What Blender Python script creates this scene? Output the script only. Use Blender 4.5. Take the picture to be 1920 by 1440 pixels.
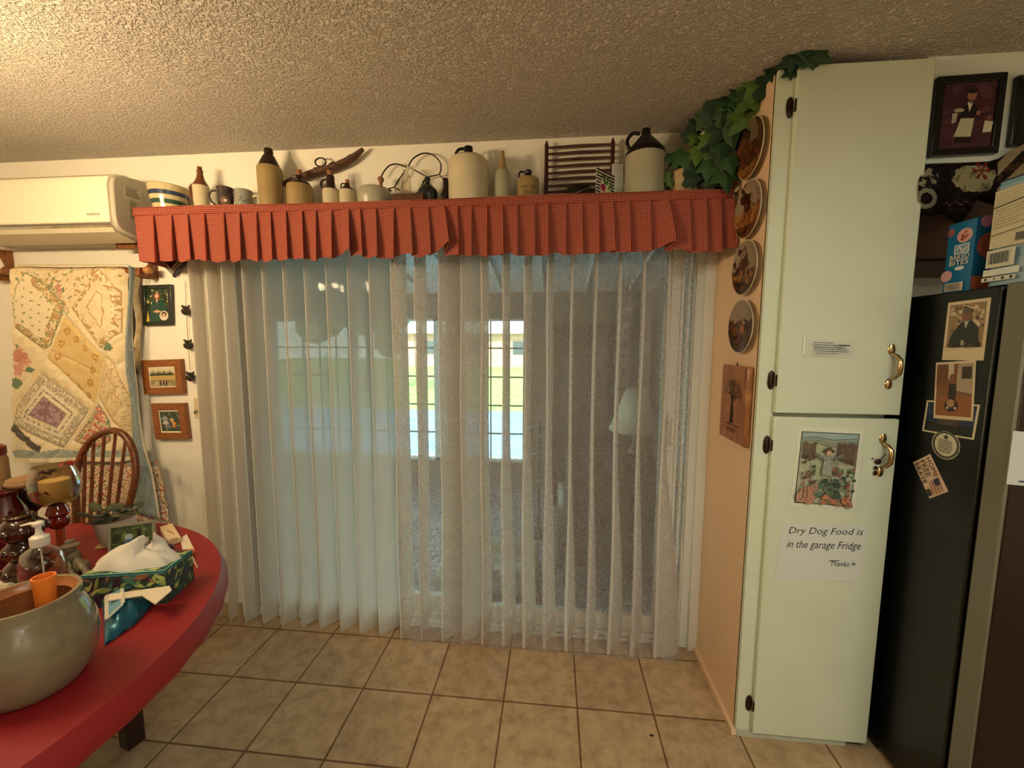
import bpy, bmesh, math, random
from mathutils import Vector, Matrix, noise
random.seed(7)
for _o in list(bpy.data.objects): bpy.data.objects.remove(_o)
SC = bpy.context.scene
COL = SC.collection
PI = math.pi
def R(d): return d*PI/180

# ------------------------------------------------------------------ camera
CAM = Vector((0.2905, -1.9661, 1.5136))
YAW, PITCH, ROLL, FPX = 0.0982, -0.1014, 0.0041, 763.34
_f = Vector((-math.sin(YAW)*math.cos(PITCH), math.cos(YAW)*math.cos(PITCH), math.sin(PITCH)))
_r = Vector((math.cos(YAW), math.sin(YAW), 0)); _u = _r.cross(_f)
_r2 = math.cos(ROLL)*_r + math.sin(ROLL)*_u
_u2 = -math.sin(ROLL)*_r + math.cos(ROLL)*_u
cd = bpy.data.cameras.new('camera'); cam = bpy.data.objects.new('camera', cd); COL.objects.link(cam)
cd.sensor_width = 36; cd.lens = FPX/1920*36; cd.clip_start = 0.02; cd.clip_end = 200
M3 = Matrix((_r2, _u2, -_f)).transposed()
cam.matrix_world = Matrix.Translation(CAM) @ M3.to_4x4()
SC.camera = cam

def at(px, py, ax, val):
    """world point seen at pixel (px,py) of the 1920x1440 photo on the plane ax=val (real depth)"""
    d = _f + (px-960)/FPX*_r2 + (720-py)/FPX*_u2
    k = 'xyz'.index(ax); t = (val-CAM[k])/d[k]
    return CAM + t*d

# ------------------------------------------------------------------ view, world, lights
SC.view_settings.view_transform = 'Standard'
SC.view_settings.look = 'None'
SC.view_settings.gamma = 1
SC.view_settings.use_curve_mapping = False
SC.view_settings.exposure = 0.0
SC.cycles.max_bounces = 8; SC.cycles.diffuse_bounces = 4; SC.cycles.transparent_max_bounces = 24
SC.cycles.transmission_bounces = 6; SC.cycles.sample_clamp_indirect = 4
SC.cycles.caustics_reflective = False; SC.cycles.caustics_refractive = False

W = bpy.data.worlds.new('sky'); SC.world = W; W.use_nodes = True
nt = W.node_tree; bg = nt.nodes['Background']
sky = nt.nodes.new('ShaderNodeTexSky'); sky.sky_type = 'HOSEK_WILKIE'
sky.sun_direction = Vector((-.3, -.6, .75)).normalized(); sky.turbidity = 4
hz = nt.nodes.new('ShaderNodeMixRGB'); hz.inputs[0].default_value = .8; hz.inputs[2].default_value = (.215, .235, .205, 1)   # hazy bright sky
nt.links.new(sky.outputs[0], hz.inputs[1]); nt.links.new(hz.outputs[0], bg.inputs[0]); bg.inputs[1].default_value = 42.0

def lamp(name, kind, loc, energy, color, size=None, rot=None):
    l = bpy.data.lights.new(name, kind); l.energy = energy; l.color = color
    if size is not None:
        if kind == 'AREA': l.shape = 'RECTANGLE'; l.size, l.size_y = size
        elif kind == 'SUN': l.angle = size
        else: l.shadow_soft_size = size
    o = bpy.data.objects.new(name, l); COL.objects.link(o); o.location = loc
    if rot: o.rotation_euler = rot
    return o
lamp('sunlight', 'SUN', (0, 10, 10), 22.0, (1, .96, .88), R(.6), (R(38), R(-18), 0))
WARM = (1.0, .745, .43)
COOL = (.96, 1.0, .86)
BULB = 390
# assumed kitchen fixture, unseen behind the camera, used as cool fill
lamp('kitchen_fill_light', 'AREA', (1.0, -2.3, 2.36), 30, COOL, (1.1, .4))
lamp('rear_fill_light', 'AREA', (2.3, -4.3, 2.36), 44, (1, .95, .84), (.9, .5))  # unseen lamp added further back for more fill

# ------------------------------------------------------------------ helpers
def C(h):
    h = h.lstrip('#'); o = []
    if len(h) == 3: h = ''.join(c*2 for c in h)
    for i in (0, 2, 4):
        c = int(h[i:i+2], 16)/255
        o.append(c/12.92 if c <= .04045 else ((c+.055)/1.055)**2.4)
    return tuple(o)
def L(c): return c if isinstance(c, tuple) else C(c)
_mc = {}
def mat(name, col, rough=.5, metal=0, bump=0, bscale=60, var=0, vscale=8, spec=.5, trans=0, ior=1.45, emis=None, es=0, coat=0, stretch=None):
    if name in _mc: return _mc[name]
    m = bpy.data.materials.new(name); m.use_nodes = True; _mc[name] = m
    n = m.node_tree; b = n.nodes['Principled BSDF']
    c = L(col); b.inputs['Base Color'].default_value = (*c, 1); b.inputs['Roughness'].default_value = rough
    b.inputs['Metallic'].default_value = metal; b.inputs['Specular IOR Level'].default_value = spec
    b.inputs['Transmission Weight'].default_value = trans; b.inputs['IOR'].default_value = ior
    b.inputs['Coat Weight'].default_value = coat
    if emis: b.inputs['Emission Color'].default_value = (*L(emis), 1); b.inputs['Emission Strength'].default_value = es
    tc = None
    def coord():
        t = n.nodes.new('ShaderNodeTexCoord')
        if stretch:
            mp = n.nodes.new('ShaderNodeMapping'); mp.inputs['Scale'].default_value = stretch
            n.links.new(t.outputs['Object'], mp.inputs[0]); return mp.outputs[0]
        return t.outputs['Object']
    if bump or var: tc = coord()
    if var:
        t = n.nodes.new('ShaderNodeTexNoise'); t.inputs['Scale'].default_value = vscale; t.inputs['Detail'].default_value = 4
        n.links.new(tc, t.inputs['Vector'])
        rp = n.nodes.new('ShaderNodeValToRGB'); n.links.new(t.outputs[0], rp.inputs[0])
        rp.color_ramp.elements[0].position = .3; rp.color_ramp.elements[1].position = .7
        rp.color_ramp.elements[0].color = (*[max(0, x*(1-var)) for x in c], 1)
        rp.color_ramp.elements[1].color = (*[min(1, x*(1+var)) for x in c], 1)
        n.links.new(rp.outputs[0], b.inputs['Base Color'])
    if bump:
        t = n.nodes.new('ShaderNodeTexNoise'); t.inputs['Scale'].default_value = bscale; t.inputs['Detail'].default_value = 3
        n.links.new(tc, t.inputs['Vector'])
        bp = n.nodes.new('ShaderNodeBump'); bp.inputs['Strength'].default_value = bump; bp.inputs['Distance'].default_value = .01
        n.links.new(t.outputs[0], bp.inputs['Height']); n.links.new(bp.outputs[0], b.inputs['Normal'])
    return m
def attr_mat(name, rough=.55, bump=0, bscale=200, spec=.3):
    """printed or dyed surface whose own colours are in the mesh's 'Col' attribute"""
    if name in _mc: return _mc[name]
    m = mat(name, '#ffffff', rough, bump=bump, bscale=bscale, spec=spec)
    n = m.node_tree; a = n.nodes.new('ShaderNodeAttribute'); a.attribute_name = 'Col'
    n.links.new(a.outputs['Color'], n.nodes['Principled BSDF'].inputs['Base Color'])
    return m
def wood(name, dark, light, scale=6, rough=.4, stretch=(1, 1, 12)):
    if name in _mc: return _mc[name]
    m = mat(name, dark, rough); n = m.node_tree; b = n.nodes['Principled BSDF']
    t = n.nodes.new('ShaderNodeTexCoord'); mp = n.nodes.new('ShaderNodeMapping')
    mp.inputs['Scale'].default_value = stretch
    no = n.nodes.new('ShaderNodeTexNoise'); no.inputs['Scale'].default_value = scale; no.inputs['Detail'].default_value = 6
    no.inputs['Distortion'].default_value = 1.2
    rp = n.nodes.new('ShaderNodeValToRGB')
    rp.color_ramp.elements[0].position = .35; rp.color_ramp.elements[1].position = .65
    rp.color_ramp.elements[0].color = (*L(dark), 1); rp.color_ramp.elements[1].color = (*L(light), 1)
    n.links.new(t.outputs['Object'], mp.inputs[0]); n.links.new(mp.outputs[0], no.inputs['Vector'])
    n.links.new(no.outputs[0], rp.inputs[0]); n.links.new(rp.outputs[0], b.inputs['Base Color'])
    return m

def wloc(o):
    v = Vector((0, 0, 0))
    while o is not None: v = v + o.location; o = o.parent
    return v
def tag(o, label=None, cat=None, group=None, kind=None):
    if label: o['label'] = label
    if cat: o['category'] = cat
    if group: o['group'] = group
    if kind: o['kind'] = kind
    return o
def thing(name, label, cat, loc, group=None):
    o = bpy.data.objects.new(name, None); COL.objects.link(o); o.location = loc; o.empty_display_size = .05
    return tag(o, label, cat, group)

class MB:
    """collects shapes in WORLD coordinates, builds ONE mesh object whose vertices are local to its parent"""
    def __init__(s): s.v = []; s.f = []; s.m = []; s.c = []; s.uv = {}; s.mi = 0; s.col = (1, 1, 1)
    def add(s, vs, fs, col=None):
        k = len(s.v); s.v += [tuple(x) for x in vs]
        for f in fs: s.f.append([k+i for i in f]); s.m.append(s.mi); s.c.append(col or s.col)
        return k
    def box(s, x0, x1, y0, y1, z0, z1, M=None):
        vs = [Vector((x, y, z)) for x in (x0, x1) for y in (y0, y1) for z in (z0, z1)]
        if M: vs = [M @ v for v in vs]
        s.add(vs, [(0, 1, 3, 2), (4, 6, 7, 5), (0, 4, 5, 1), (2, 3, 7, 6), (0, 2, 6, 4), (1, 5, 7, 3)]); return s
    def lathe(s, prof, c=(0, 0, 0), n=32, M=None, cap0=True, cap1=True, sq=1):
        vs = []; fs = []; c = Vector(c)
        for r, z in prof:
            for i in range(n):
                a = 2*PI*i/n; v = Vector((r*math.cos(a), r*math.sin(a)*sq, z))
                if M: v = M @ v
                vs.append(c+v)
        for j in range(len(prof)-1):
            for i in range(n):
                k = (i+1) % n; fs.append((j*n+i, j*n+k, (j+1)*n+k, (j+1)*n+i))
        if cap0: fs.append(tuple(reversed(range(n))))
        if cap1: fs.append(tuple((len(prof)-1)*n+i for i in range(n)))
        s.add(vs, fs); return s
    def tube(s, pts, r, n=8, closed=False, flat=1.0):
        P = [Vector(p) for p in pts]; m = len(P); vs = []; fs = []
        rr = r if isinstance(r, (list, tuple)) else [r]*m
        up = None
        for i, p in enumerate(P):
            a = P[(i-1) % m] if (i or closed) else P[0]; b = P[(i+1) % m] if (i < m-1 or closed) else P[-1]
            t = (b-a); t = t.normalized() if t.length > 1e-9 else Vector((0, 0, 1))
            if up is None:
                up = Vector((0, 0, 1)) if abs(t.z) < .9 else Vector((1, 0, 0))
            x = t.cross(up); x.normalize(); y = x.cross(t); up = y
            for k in range(n):
                q = 2*PI*k/n; vs.append(p+x*math.cos(q)*rr[i]+y*math.sin(q)*rr[i]*flat)
        for i in range(m if closed else m-1):
            j = (i+1) % m
            for k in range(n):
                l = (k+1) % n; fs.append((i*n+k, i*n+l, j*n+l, j*n+k))
        if not closed: fs.append(tuple(reversed(range(n)))); fs.append(tuple((m-1)*n+k for k in range(n)))
        s.add(vs, fs); return s
    def ball(s, c, r, n=16, sc=(1, 1, 1)):
        prof = [(r*math.sin(PI*(j+.02)/(n//2+.04)), -r*math.cos(PI*(j+.02)/(n//2+.04))) for j in range(n//2+1)]
        M = Matrix.Diagonal(Vector(sc)); return s.lathe(prof, c, n, M)
    def prism(s, pts, d):
        """pts: outline points (3D, planar), d: extrusion vector"""
        P = [Vector(p) for p in pts]; d = Vector(d); n = len(P)
        s.add(P+[p+d for p in P], [tuple(range(n)), tuple(reversed(range(n, 2*n)))]+[(i, i+n, (i+1) % n+n, (i+1) % n) for i in range(n)]); return s
    def grid(s, fn, nu, nv, col=None, uvf=None):
        vs = [fn(i/nu, j/nv) for j in range(nv+1) for i in range(nu+1)]
        k = len(s.v); s.v += [tuple(v) for v in vs]
        for j in range(nv):
            for i in range(nu):
                a = k+j*(nu+1)+i; s.f.append([a, a+1, a+nu+2, a+nu+1]); s.m.append(s.mi)
                s.c.append(col((i+.5)/nu, (j+.5)/nv) if col else s.col)
                if uvf: s.uv[len(s.f)-1] = [uvf(i/nu, j/nv), uvf((i+1)/nu, j/nv), uvf((i+1)/nu, (j+1)/nv), uvf(i/nu, (j+1)/nv)]
        return s
    def build(s, name, mats, parent=None, smooth=True, bevel=0, loc=None, subsurf=0, solid=0, angle=40):
        if not isinstance(mats, (list, tuple)): mats = [mats]
        if parent is not None: off = wloc(parent)
        elif loc is not None: off = Vector(loc)
        else:
            xs, ys, zs = zip(*s.v); off = Vector(((min(xs)+max(xs))/2, (min(ys)+max(ys))/2, min(zs)))
        me = bpy.data.meshes.new(name)
        me.from_pydata([(x-off.x, y-off.y, z-off.z) for x, y, z in s.v], [], s.f)
        for m in mats: me.materials.append(m)
        me.polygons.foreach_set('material_index', s.m)
        if any(c != (1, 1, 1) for c in s.c):
            ca = me.color_attributes.new('Col', 'FLOAT_COLOR', 'CORNER'); k = 0; buf = []
            for f, c in zip(s.f, s.c): buf += [*c, 1]*len(f)
            ca.data.foreach_set('color', buf)
        if s.uv:
            ul = me.uv_layers.new(name='UVMap'); k = 0
            for fi, f in enumerate(s.f):
                q = s.uv.get(fi)
                for a in range(len(f)):
                    if q: ul.data[k].uv = q[a]
                    k += 1
        if smooth: me.shade_smooth()
        me.update()
        o = bpy.data.objects.new(name, me); COL.objects.link(o)
        if parent is not None: o.parent = parent
        else: o.location = off
        if bevel:
            b = o.modifiers.new('b', 'BEVEL'); b.width = bevel; b.segments = 2; b.limit_method = 'ANGLE'; b.angle_limit = R(40)
        if solid:
            b = o.modifiers.new('s', 'SOLIDIFY'); b.thickness = solid
        if subsurf:
            b = o.modifiers.new('u', 'SUBSURF'); b.levels = b.render_levels = subsurf
        if smooth and angle:
            try: me.set_sharp_from_angle(angle=R(angle))
            except Exception: pass
        return o
def bx(name, m, x0, x1, y0, y1, z0, z1, parent=None, bevel=0, M=None):
    return MB().box(min(x0,x1), max(x0,x1), min(y0,y1), max(y0,y1), min(z0,z1), max(z0,z1), M).build(name, m, parent, smooth=bool(bevel), bevel=bevel)
def structure(o): o['kind'] = 'structure'; return o

_tc = {}
def text_tris(s):
    if s in _tc: return _tc[s]
    cu = bpy.data.curves.new('t', 'FONT'); cu.body = s; cu.resolution_u = 2
    o = bpy.data.objects.new('t', cu); COL.objects.link(o)
    dg = bpy.context.evaluated_depsgraph_get(); dg.update(); me = bpy.data.meshes.new_from_object(o.evaluated_get(dg))
    vs = [(v.co.x, v.co.y) for v in me.vertices]; fs = [tuple(p.vertices) for p in me.polygons]
    bpy.data.objects.remove(o); bpy.data.curves.remove(cu); bpy.data.meshes.remove(me)
    x0 = min(v[0] for v in vs); x1 = max(v[0] for v in vs); y0 = min(v[1] for v in vs); y1 = max(v[1] for v in vs)
    _tc[s] = ([((x-x0)/(x1-x0), (y-y0)/max(1e-6, y1-y0)) for x, y in vs], fs); return _tc[s]
class Flat:
    """a flat printed sheet: quad corners bl, br, tl in the world; printing in u,v 0..1, all in one mesh"""
    def __init__(s, bl, br, tl, th=.001, base='#ffffff', toward=None, warp=None):
        s.O = Vector(bl); s.U = Vector(br)-s.O; s.V = Vector(tl)-s.O
        s.N = s.U.cross(s.V).normalized()
        if s.N.dot((toward or CAM)-s.O) < 0: s.N = -s.N
        s.mb = MB(); s.k = 0; s.warp = warp; s.asp = s.U.length/s.V.length
        if base:
            P = [s.O, s.O+s.U, s.O+s.U+s.V, s.O+s.V]; s.mb.col = L(base)
            if s.N.dot(s.U.cross(s.V)) < 0: P.reverse()
            if not warp: s.mb.prism([p-s.N*th for p in P], s.N*th)
            else: s.mb.grid(lambda u, v: s.p(u, v, 0), 16, 16)
    def p(s, u, v, k=None):
        q = s.O+s.U*u+s.V*v+s.N*(.00025*(s.k if k is None else k))
        if s.warp: q = q+s.N*s.warp(u, v)
        return q
    def poly(s, pts, col):
        s.k += 1; s.mb.add([s.p(u, v) for u, v in pts], [tuple(range(len(pts)))], L(col)); return s
    def rect(s, u0, v0, u1, v1, col): return s.poly([(u0, v0), (u1, v0), (u1, v1), (u0, v1)], col)
    def disc(s, u, v, r, col, n=14, ry=None, a0=0, a1=2*PI):
        ry = r*s.asp if ry is None else ry
        return s.poly([(u+r*math.cos(a0+(a1-a0)*i/n), v+ry*math.sin(a0+(a1-a0)*i/n)) for i in range(n)], col)
    def line(s, pts, w, col):
        s.k += 1; Lc = L(col); h = w/2
        for a, b in zip(pts, pts[1:]):
            dx = (b[0]-a[0])*s.asp; dy = b[1]-a[1]; d = math.hypot(dx, dy) or 1; nx, ny = -dy/d*h/s.asp, dx/d*h
            s.mb.add([s.p(a[0]+nx, a[1]+ny), s.p(b[0]+nx, b[1]+ny), s.p(b[0]-nx, b[1]-ny), s.p(a[0]-nx, a[1]-ny)], [(0, 1, 2, 3)], Lc)
        return s
    def text(s, t, u0, u1, v0, v1, col, shear=0, rot=False):
        s.k += 1; vs, fs = text_tris(t)
        if rot: P = [s.p(u0+(u1-u0)*(1-y), v0+(v1-v0)*x) for x, y in vs]
        else: P = [s.p(u0+(u1-u0)*x+shear*y*(v1-v0), v0+(v1-v0)*y) for x, y in vs]
        s.mb.add(P, fs, L(col)); return s
    def blobs(s, n, box, r, cols, seed=1, ry=None):
        rd = random.Random(seed)
        for _ in range(n):
            s.k -= .96
            s.disc(rd.uniform(box[0], box[2]), rd.uniform(box[1], box[3]), rd.uniform(.5, 1)*r, rd.choice(cols), 7, None if ry is None else rd.uniform(.5, 1)*ry)
        s.k += 1
        return s
    def build(s, name, parent=None, mat_=None):
        return s.mb.build(name, mat_ or PRINT, parent, smooth=False)
PRINT = attr_mat('printed_paper', .5)
GLOSSP = attr_mat('glossy_print', .2, spec=.5)
CERAM = attr_mat('glazed_colours', .18, spec=.5)
CLOTHP = attr_mat('dyed_cloth', .9, bump=.4, bscale=500, spec=.1)
# ================================================================== materials
M_wall = mat('cream_wall_paint', '#e9e2d0', .7, bump=.12, bscale=90)
M_white = mat('white_vinyl', '#e4e6de', .35)
M_cab = mat('pale_green_cabinet_paint', '#c4cab3', .38, bump=.05, bscale=30, var=.03, vscale=5)
M_peach = mat('peach_paint', '#dcbd9a', .33, bump=.05, bscale=60)
M_brown = mat('dark_brown_glaze', '#24130c', .15)
M_black = mat('black_enamel', '#0b0b0b', .25)

def ceiling_mat():
    m = mat('popcorn_ceiling', '#dcd2c2', .9, spec=.2); n = m.node_tree; b = n.nodes['Principled BSDF']
    t = n.nodes.new('ShaderNodeTexCoord'); v = n.nodes.new('ShaderNodeTexNoise'); v.inputs['Scale'].default_value = 115
    v.inputs['Detail'].default_value = 3; v.inputs['Roughness'].default_value = .6
    n.links.new(t.outputs['Object'], v.inputs['Vector'])
    r = n.nodes.new('ShaderNodeValToRGB'); r.color_ramp.elements[0].position = .42; r.color_ramp.elements[1].position = .66
    n.links.new(v.outputs[0], r.inputs[0])
    bp = n.nodes.new('ShaderNodeBump'); bp.inputs['Strength'].default_value = 1; bp.inputs['Distance'].default_value = .011
    n.links.new(r.outputs[0], bp.inputs['Height']); n.links.new(bp.outputs[0], b.inputs['Normal'])
    return m
def tile_mat():
    m = mat('beige_floor_tile', '#b49a78', .35); n = m.node_tree; b = n.nodes['Principled BSDF']; T = .3097
    t = n.nodes.new('ShaderNodeTexCoord'); mp = n.nodes.new('ShaderNodeMapping')
    mp.inputs['Location'].default_value = (1.4438+T*20, .0849+T*40, 0); n.links.new(t.outputs['Object'], mp.inputs[0])
    br = n.nodes.new('ShaderNodeTexBrick'); br.offset = 0; br.squash = 1
    br.inputs['Scale'].default_value = 1; br.inputs['Brick Width'].default_value = T; br.inputs['Row Height'].default_value = T
    br.inputs['Mortar Size'].default_value = .0042; br.inputs['Mortar Smooth'].default_value = .25; br.inputs['Bias'].default_value = 0
    br.inputs['Color1'].default_value = (*C('#b59a76'), 1); br.inputs['Color2'].default_value = (*C('#ab9070'), 1)
    br.inputs['Mortar'].default_value = (*C('#6e4f2f'), 1); n.links.new(mp.outputs[0], br.inputs['Vector'])
    no = n.nodes.new('ShaderNodeTexNoise'); no.inputs['Scale'].default_value = 16; no.inputs['Detail'].default_value = 7; no.inputs['Roughness'].default_value = .65
    n.links.new(t.outputs['Object'], no.inputs['Vector'])
    rp = n.nodes.new('ShaderNodeValToRGB'); rp.color_ramp.elements[0].position = .33; rp.color_ramp.elements[1].position = .58
    rp.color_ramp.elements[0].color = (.62, .56, .5, 1); rp.color_ramp.elements[1].color = (1, 1, 1, 1)
    n.links.new(no.outputs[0], rp.inputs[0])
    mx = n.nodes.new('ShaderNodeMixRGB'); mx.blend_type = 'MULTIPLY'; mx.inputs[0].default_value = .8
    n.links.new(br.outputs[0], mx.inputs[1]); n.links.new(rp.outputs[0], mx.inputs[2]); n.links.new(mx.outputs[0], b.inputs['Base Color'])
    ma = n.nodes.new('ShaderNodeMath'); ma.operation = 'MULTIPLY_ADD'; ma.inputs[1].default_value = -1; ma.inputs[2].default_value = 1
    n.links.new(br.outputs['Fac'], ma.inputs[0])
    m2 = n.nodes.new('ShaderNodeMath'); m2.operation = 'MULTIPLY_ADD'; m2.inputs[1].default_value = .25
    n.links.new(no.outputs[0], m2.inputs[0]); n.links.new(ma.outputs[0], m2.inputs[2])
    bp = n.nodes.new('ShaderNodeBump'); bp.inputs['Strength'].default_value = .5; bp.inputs['Distance'].default_value = .004
    n.links.new(m2.outputs[0], bp.inputs['Height']); n.links.new(bp.outputs[0], b.inputs['Normal'])
    rr = n.nodes.new('ShaderNodeMath'); rr.operation = 'MULTIPLY_ADD'; rr.inputs[1].default_value = .5; rr.inputs[2].default_value = .22
    n.links.new(br.outputs['Fac'], rr.inputs[0]); n.links.new(rr.outputs[0], b.inputs['Roughness'])
    return m
M_ceil = ceiling_mat(); M_tile = tile_mat()

# ================================================================== room shell
XL, XR, YB, H = -3.3, 3.2, -5.0, 2.44
def S(name, m, *b, **k): return structure(bx(name, m, *b, **k))
def S0(name, mb, m, smooth=False): return structure(mb.build(name, m, None, smooth=smooth, loc=(0, 0, 0)))
S0('floor', MB().box(XL, XR, YB, 0.0, -.12, 0), M_tile)
S0('ceiling', MB().box(XL, XR, YB, 0.15, H, H+.12), M_ceil)
DX0, DX1, DZ = -1.36, 0.985, 2.07
S0('wall_back', MB().box(XL, DX0, 0, .15, 0, H).box(DX1, XR, 0, .15, 0, H).box(DX0, DX1, 0, .15, DZ, H), M_wall)
S0('wall_left', MB().box(XL-.12, XL, YB, .15, 0, H), M_wall)
S0('wall_right', MB().box(XR, XR+.12, YB, .15, 0, H), M_wall)
S0('wall_rear', MB().box(XL, XR, YB-.12, YB, 0, H), M_wall)
M_soff = mat('cool_white_wall_paint', '#d7dccd', .7, bump=.1, bscale=90)
S0('wall_soffit', MB().box(1.49, XR, -.42, 0, 2.11, H), M_soff)
S0('baseboard_left', MB().box(XL, -1.40, -.014, 0, 0, .07), mat('tan_baseboard', '#b89d76', .6))
S0('threshold_tile_trim_1', MB().box(DX0, DX1, 0, .15, -.1, -.002), M_tile).name = 'trim_1'
S0('baseboard_right', MB().box(1.004, 1.019, -.45, -.0, 0, .022), M_peach)

# ---------------------------------------------------------------- sliding glass door
def glass_mat():
    m = bpy.data.materials.new('clear_pane'); m.use_nodes = True; n = m.node_tree; n.nodes.clear()
    o = n.nodes.new('ShaderNodeOutputMaterial'); tr = n.nodes.new('ShaderNodeBsdfTransparent'); g = n.nodes.new('ShaderNodeBsdfGlossy')
    tr.inputs[0].default_value = (.9, .95, .94, 1); g.inputs['Roughness'].default_value = .01
    fr = n.nodes.new('ShaderNodeFresnel'); fr.inputs['IOR'].default_value = 1.5
    mx = n.nodes.new('ShaderNodeMixShader'); n.links.new(fr.outputs[0], mx.inputs[0]); n.links.new(tr.outputs[0], mx.inputs[1]); n.links.new(g.outputs[0], mx.inputs[2])
    n.links.new(mx.outputs[0], o.inputs[0]); return m
GLASS = glass_mat()
door = thing('door_1', None, None, (-.19, .07, 0)); structure(door)
fr = MB()
fr.box(DX0-.03, DX0+.045, -.012, .14, 0, DZ).box(DX1-.045, DX1, .0, .14, 0, DZ).box(DX0, DX1, 0, .14, DZ-.045, DZ+.02)
fr.box(DX0, DX1, .02, .14, -.01, .028).box(DX0, DX1, .012, .03, .0, .045).box(DX0, DX1, .075, .085, .0, .05)
for k, (a, b) in enumerate(((.885, .90), (.912, .922), (.934, .944))):
    fr.box(a, b, .03-.008*k, .06, .03, DZ-.04)
fr.box(DX1-.01, 1.02, -.02, .0, 0, DZ)
fr.build('door_frame', M_white, door, smooth=True, bevel=.003)
M_slot = mat('dark_slot', '#3a3a38', .7)
sl = MB()
for x in (.05, .19, .33, .40, .54, .66, .80): sl.box(x, x+.035, .0105, .0125, .022, .028)
sl.build('weep_slot', M_slot, door, smooth=False)
def panel(x0, x1, y, nm):
    f = MB(); w = .068
    f.box(x0, x0+w, y, y+.035, .04, DZ-.045).box(x1-w, x1, y, y+.035, .04, DZ-.045).box(x0, x1, y, y+.035, .04, .13).box(x0, x1, y, y+.035, DZ-.11, DZ-.045)
    p = f.build(nm, M_white, door, smooth=True, bevel=.004)
    g = MB().box(x0+w, x1-w, y+.015, y+.019, .13, DZ-.11).build('door_glass', GLASS, p, smooth=False)
    return p
p1 = panel(-1.315, -.16, .09, 'fixed_panel'); p2 = panel(-.24, .885, .035, 'sliding_panel')
hd = MB().box(.845, .875, .015, .035, 1.0, 1.18); hd.tube([(.86, .02, 1.02), (.86, -.01, 1.05), (.86, -.01, 1.13), (.86, .02, 1.16)], .007)
hd.build('door_handle', M_white, p2, bevel=.002)

# ================================================================== sunroom behind the glass
SY, SXL, SXR = 2.2, -3.6, 1.25
def carpet_mat():
    m = mat('speckled_carpet', '#9b93a0', .95, bump=.6, bscale=180, spec=.05); n = m.node_tree; b = n.nodes['Principled BSDF']
    t = n.nodes.new('ShaderNodeTexCoord'); no = n.nodes.new('ShaderNodeTexNoise'); no.inputs['Scale'].default_value = 55; no.inputs['Detail'].default_value = 3
    n.links.new(t.outputs['Object'], no.inputs['Vector']); rp = n.nodes.new('ShaderNodeValToRGB')
    rp.color_ramp.elements[0].position = .42; rp.color_ramp.elements[1].position = .56
    rp.color_ramp.elements[0].color = (*C('#6d6474'), 1); rp.color_ramp.elements[1].color = (*C('#c9c4cc'), 1)
    n.links.new(no.outputs[0], rp.inputs[0]); n.links.new(rp.outputs[0], b.inputs['Base Color']); return m
M_sun = mat('sunroom_white_boards', '#dfe3e4', .6)
M_sunw = mat('sunroom_taupe_wall', '#8f7d70', .8, bump=.3, bscale=120, var=.15, vscale=40)
S0('floor_sunroom', MB().box(SXL, SXR, .15, SY, -.15, -.03), carpet_mat())
mb = MB(); zc0, zc1 = 2.36, 2.02
def slab(mb, x0, x1, y0, y1, dz0, dz1):
    f = lambda y: zc0+(zc1-zc0)*(y-.15)/(SY-.15)
    v = [(x, y, f(y)+d) for x in (x0, x1) for y in (y0, y1) for d in (dz0, dz1)]
    mb.add(v, [(0, 1, 3, 2), (4, 6, 7, 5), (0, 4, 5, 1), (2, 3, 7, 6), (0, 2, 6, 4), (1, 5, 7, 3)])
slab(mb, SXL, SXR, .15, SY+.4, 0, .08)
for i in range(12):
    x = SXL+.1+i*.41; slab(mb, x, x+.012, .15, SY, -.018, 0)
S0('ceiling_sunroom', mb, M_sun)
WX1 = .03; wx = [WX1-.93*k for k in range(5)]; WZ0, WZ1 = .263, 1.753
mb = MB().box(SXL, SXR, SY, SY+.12, -.15, WZ0).box(SXL, SXR, SY, SY+.12, WZ1, 2.2).box(WX1, SXR, SY, SY+.12, WZ0, WZ1)
S0('wall_sunroom_far', mb, [M_sunw])
mb = MB().box(SXR, SXR+.1, .15, SY, -.15, 2.4); S0('wall_sunroom_right', mb, M_sunw)
mb = MB().box(SXL-.1, SXL, .15, SY, -.15, .3).box(SXL-.1, SXL, .15, SY, 1.75, 2.4); S0('wall_sunroom_left', mb, M_sun)
M_mull = mat('grey_green_mullion', '#5e6f68', .5)
for k in range(4):
    x1, x0 = wx[k], wx[k+1]
    w = structure(thing('window_%d' % (k+1), None, None, ((x0+x1)/2, SY, WZ0)))
    f = MB(); e = .035
    f.box(x0, x0+e, SY-.03, SY+.08, WZ0, WZ1).box(x1-e, x1, SY-.03, SY+.08, WZ0, WZ1).box(x0, x1, SY-.03, SY+.08, WZ0, WZ0+.03).box(x0, x1, SY-.03, SY+.08, WZ1-.02, WZ1)
    f.build('window_frame', M_sun, w, smooth=False)
    g = MB()
    for j in range(1, 5): z = WZ0+(WZ1-WZ0)*j/5; g.box(x0+e, x1-e, SY+.0, SY+.015, z-.008, z+.008)
    for j in range(1, 5): x = x0+(x1-x0)*j/5; g.box(x-.007, x+.007, SY+.0, SY+.015, WZ0, WZ1)
    g.build('window_grid', M_mull, w, smooth=False)
    MB().box(x0+e, x1-e, SY+.02, SY+.024, WZ0, WZ1).build('window_pane', GLASS, w, smooth=False)
# side windows on the left of the sunroom: one mesh frame with an open pane
w = structure(thing('window_5', None, None, (SXL, 1.1, .3))); g = MB()
for j in range(6): y = .2+j*.39; g.box(SXL-.03, SXL, y, y+.03, .3, 1.75)
g.build('window_frame', M_sun, w, smooth=False)
MB().box(SXL-.02, SXL-.016, .2, SY-.05, .3, 1.75).build('window_pane', GLASS, w, smooth=False)

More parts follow.
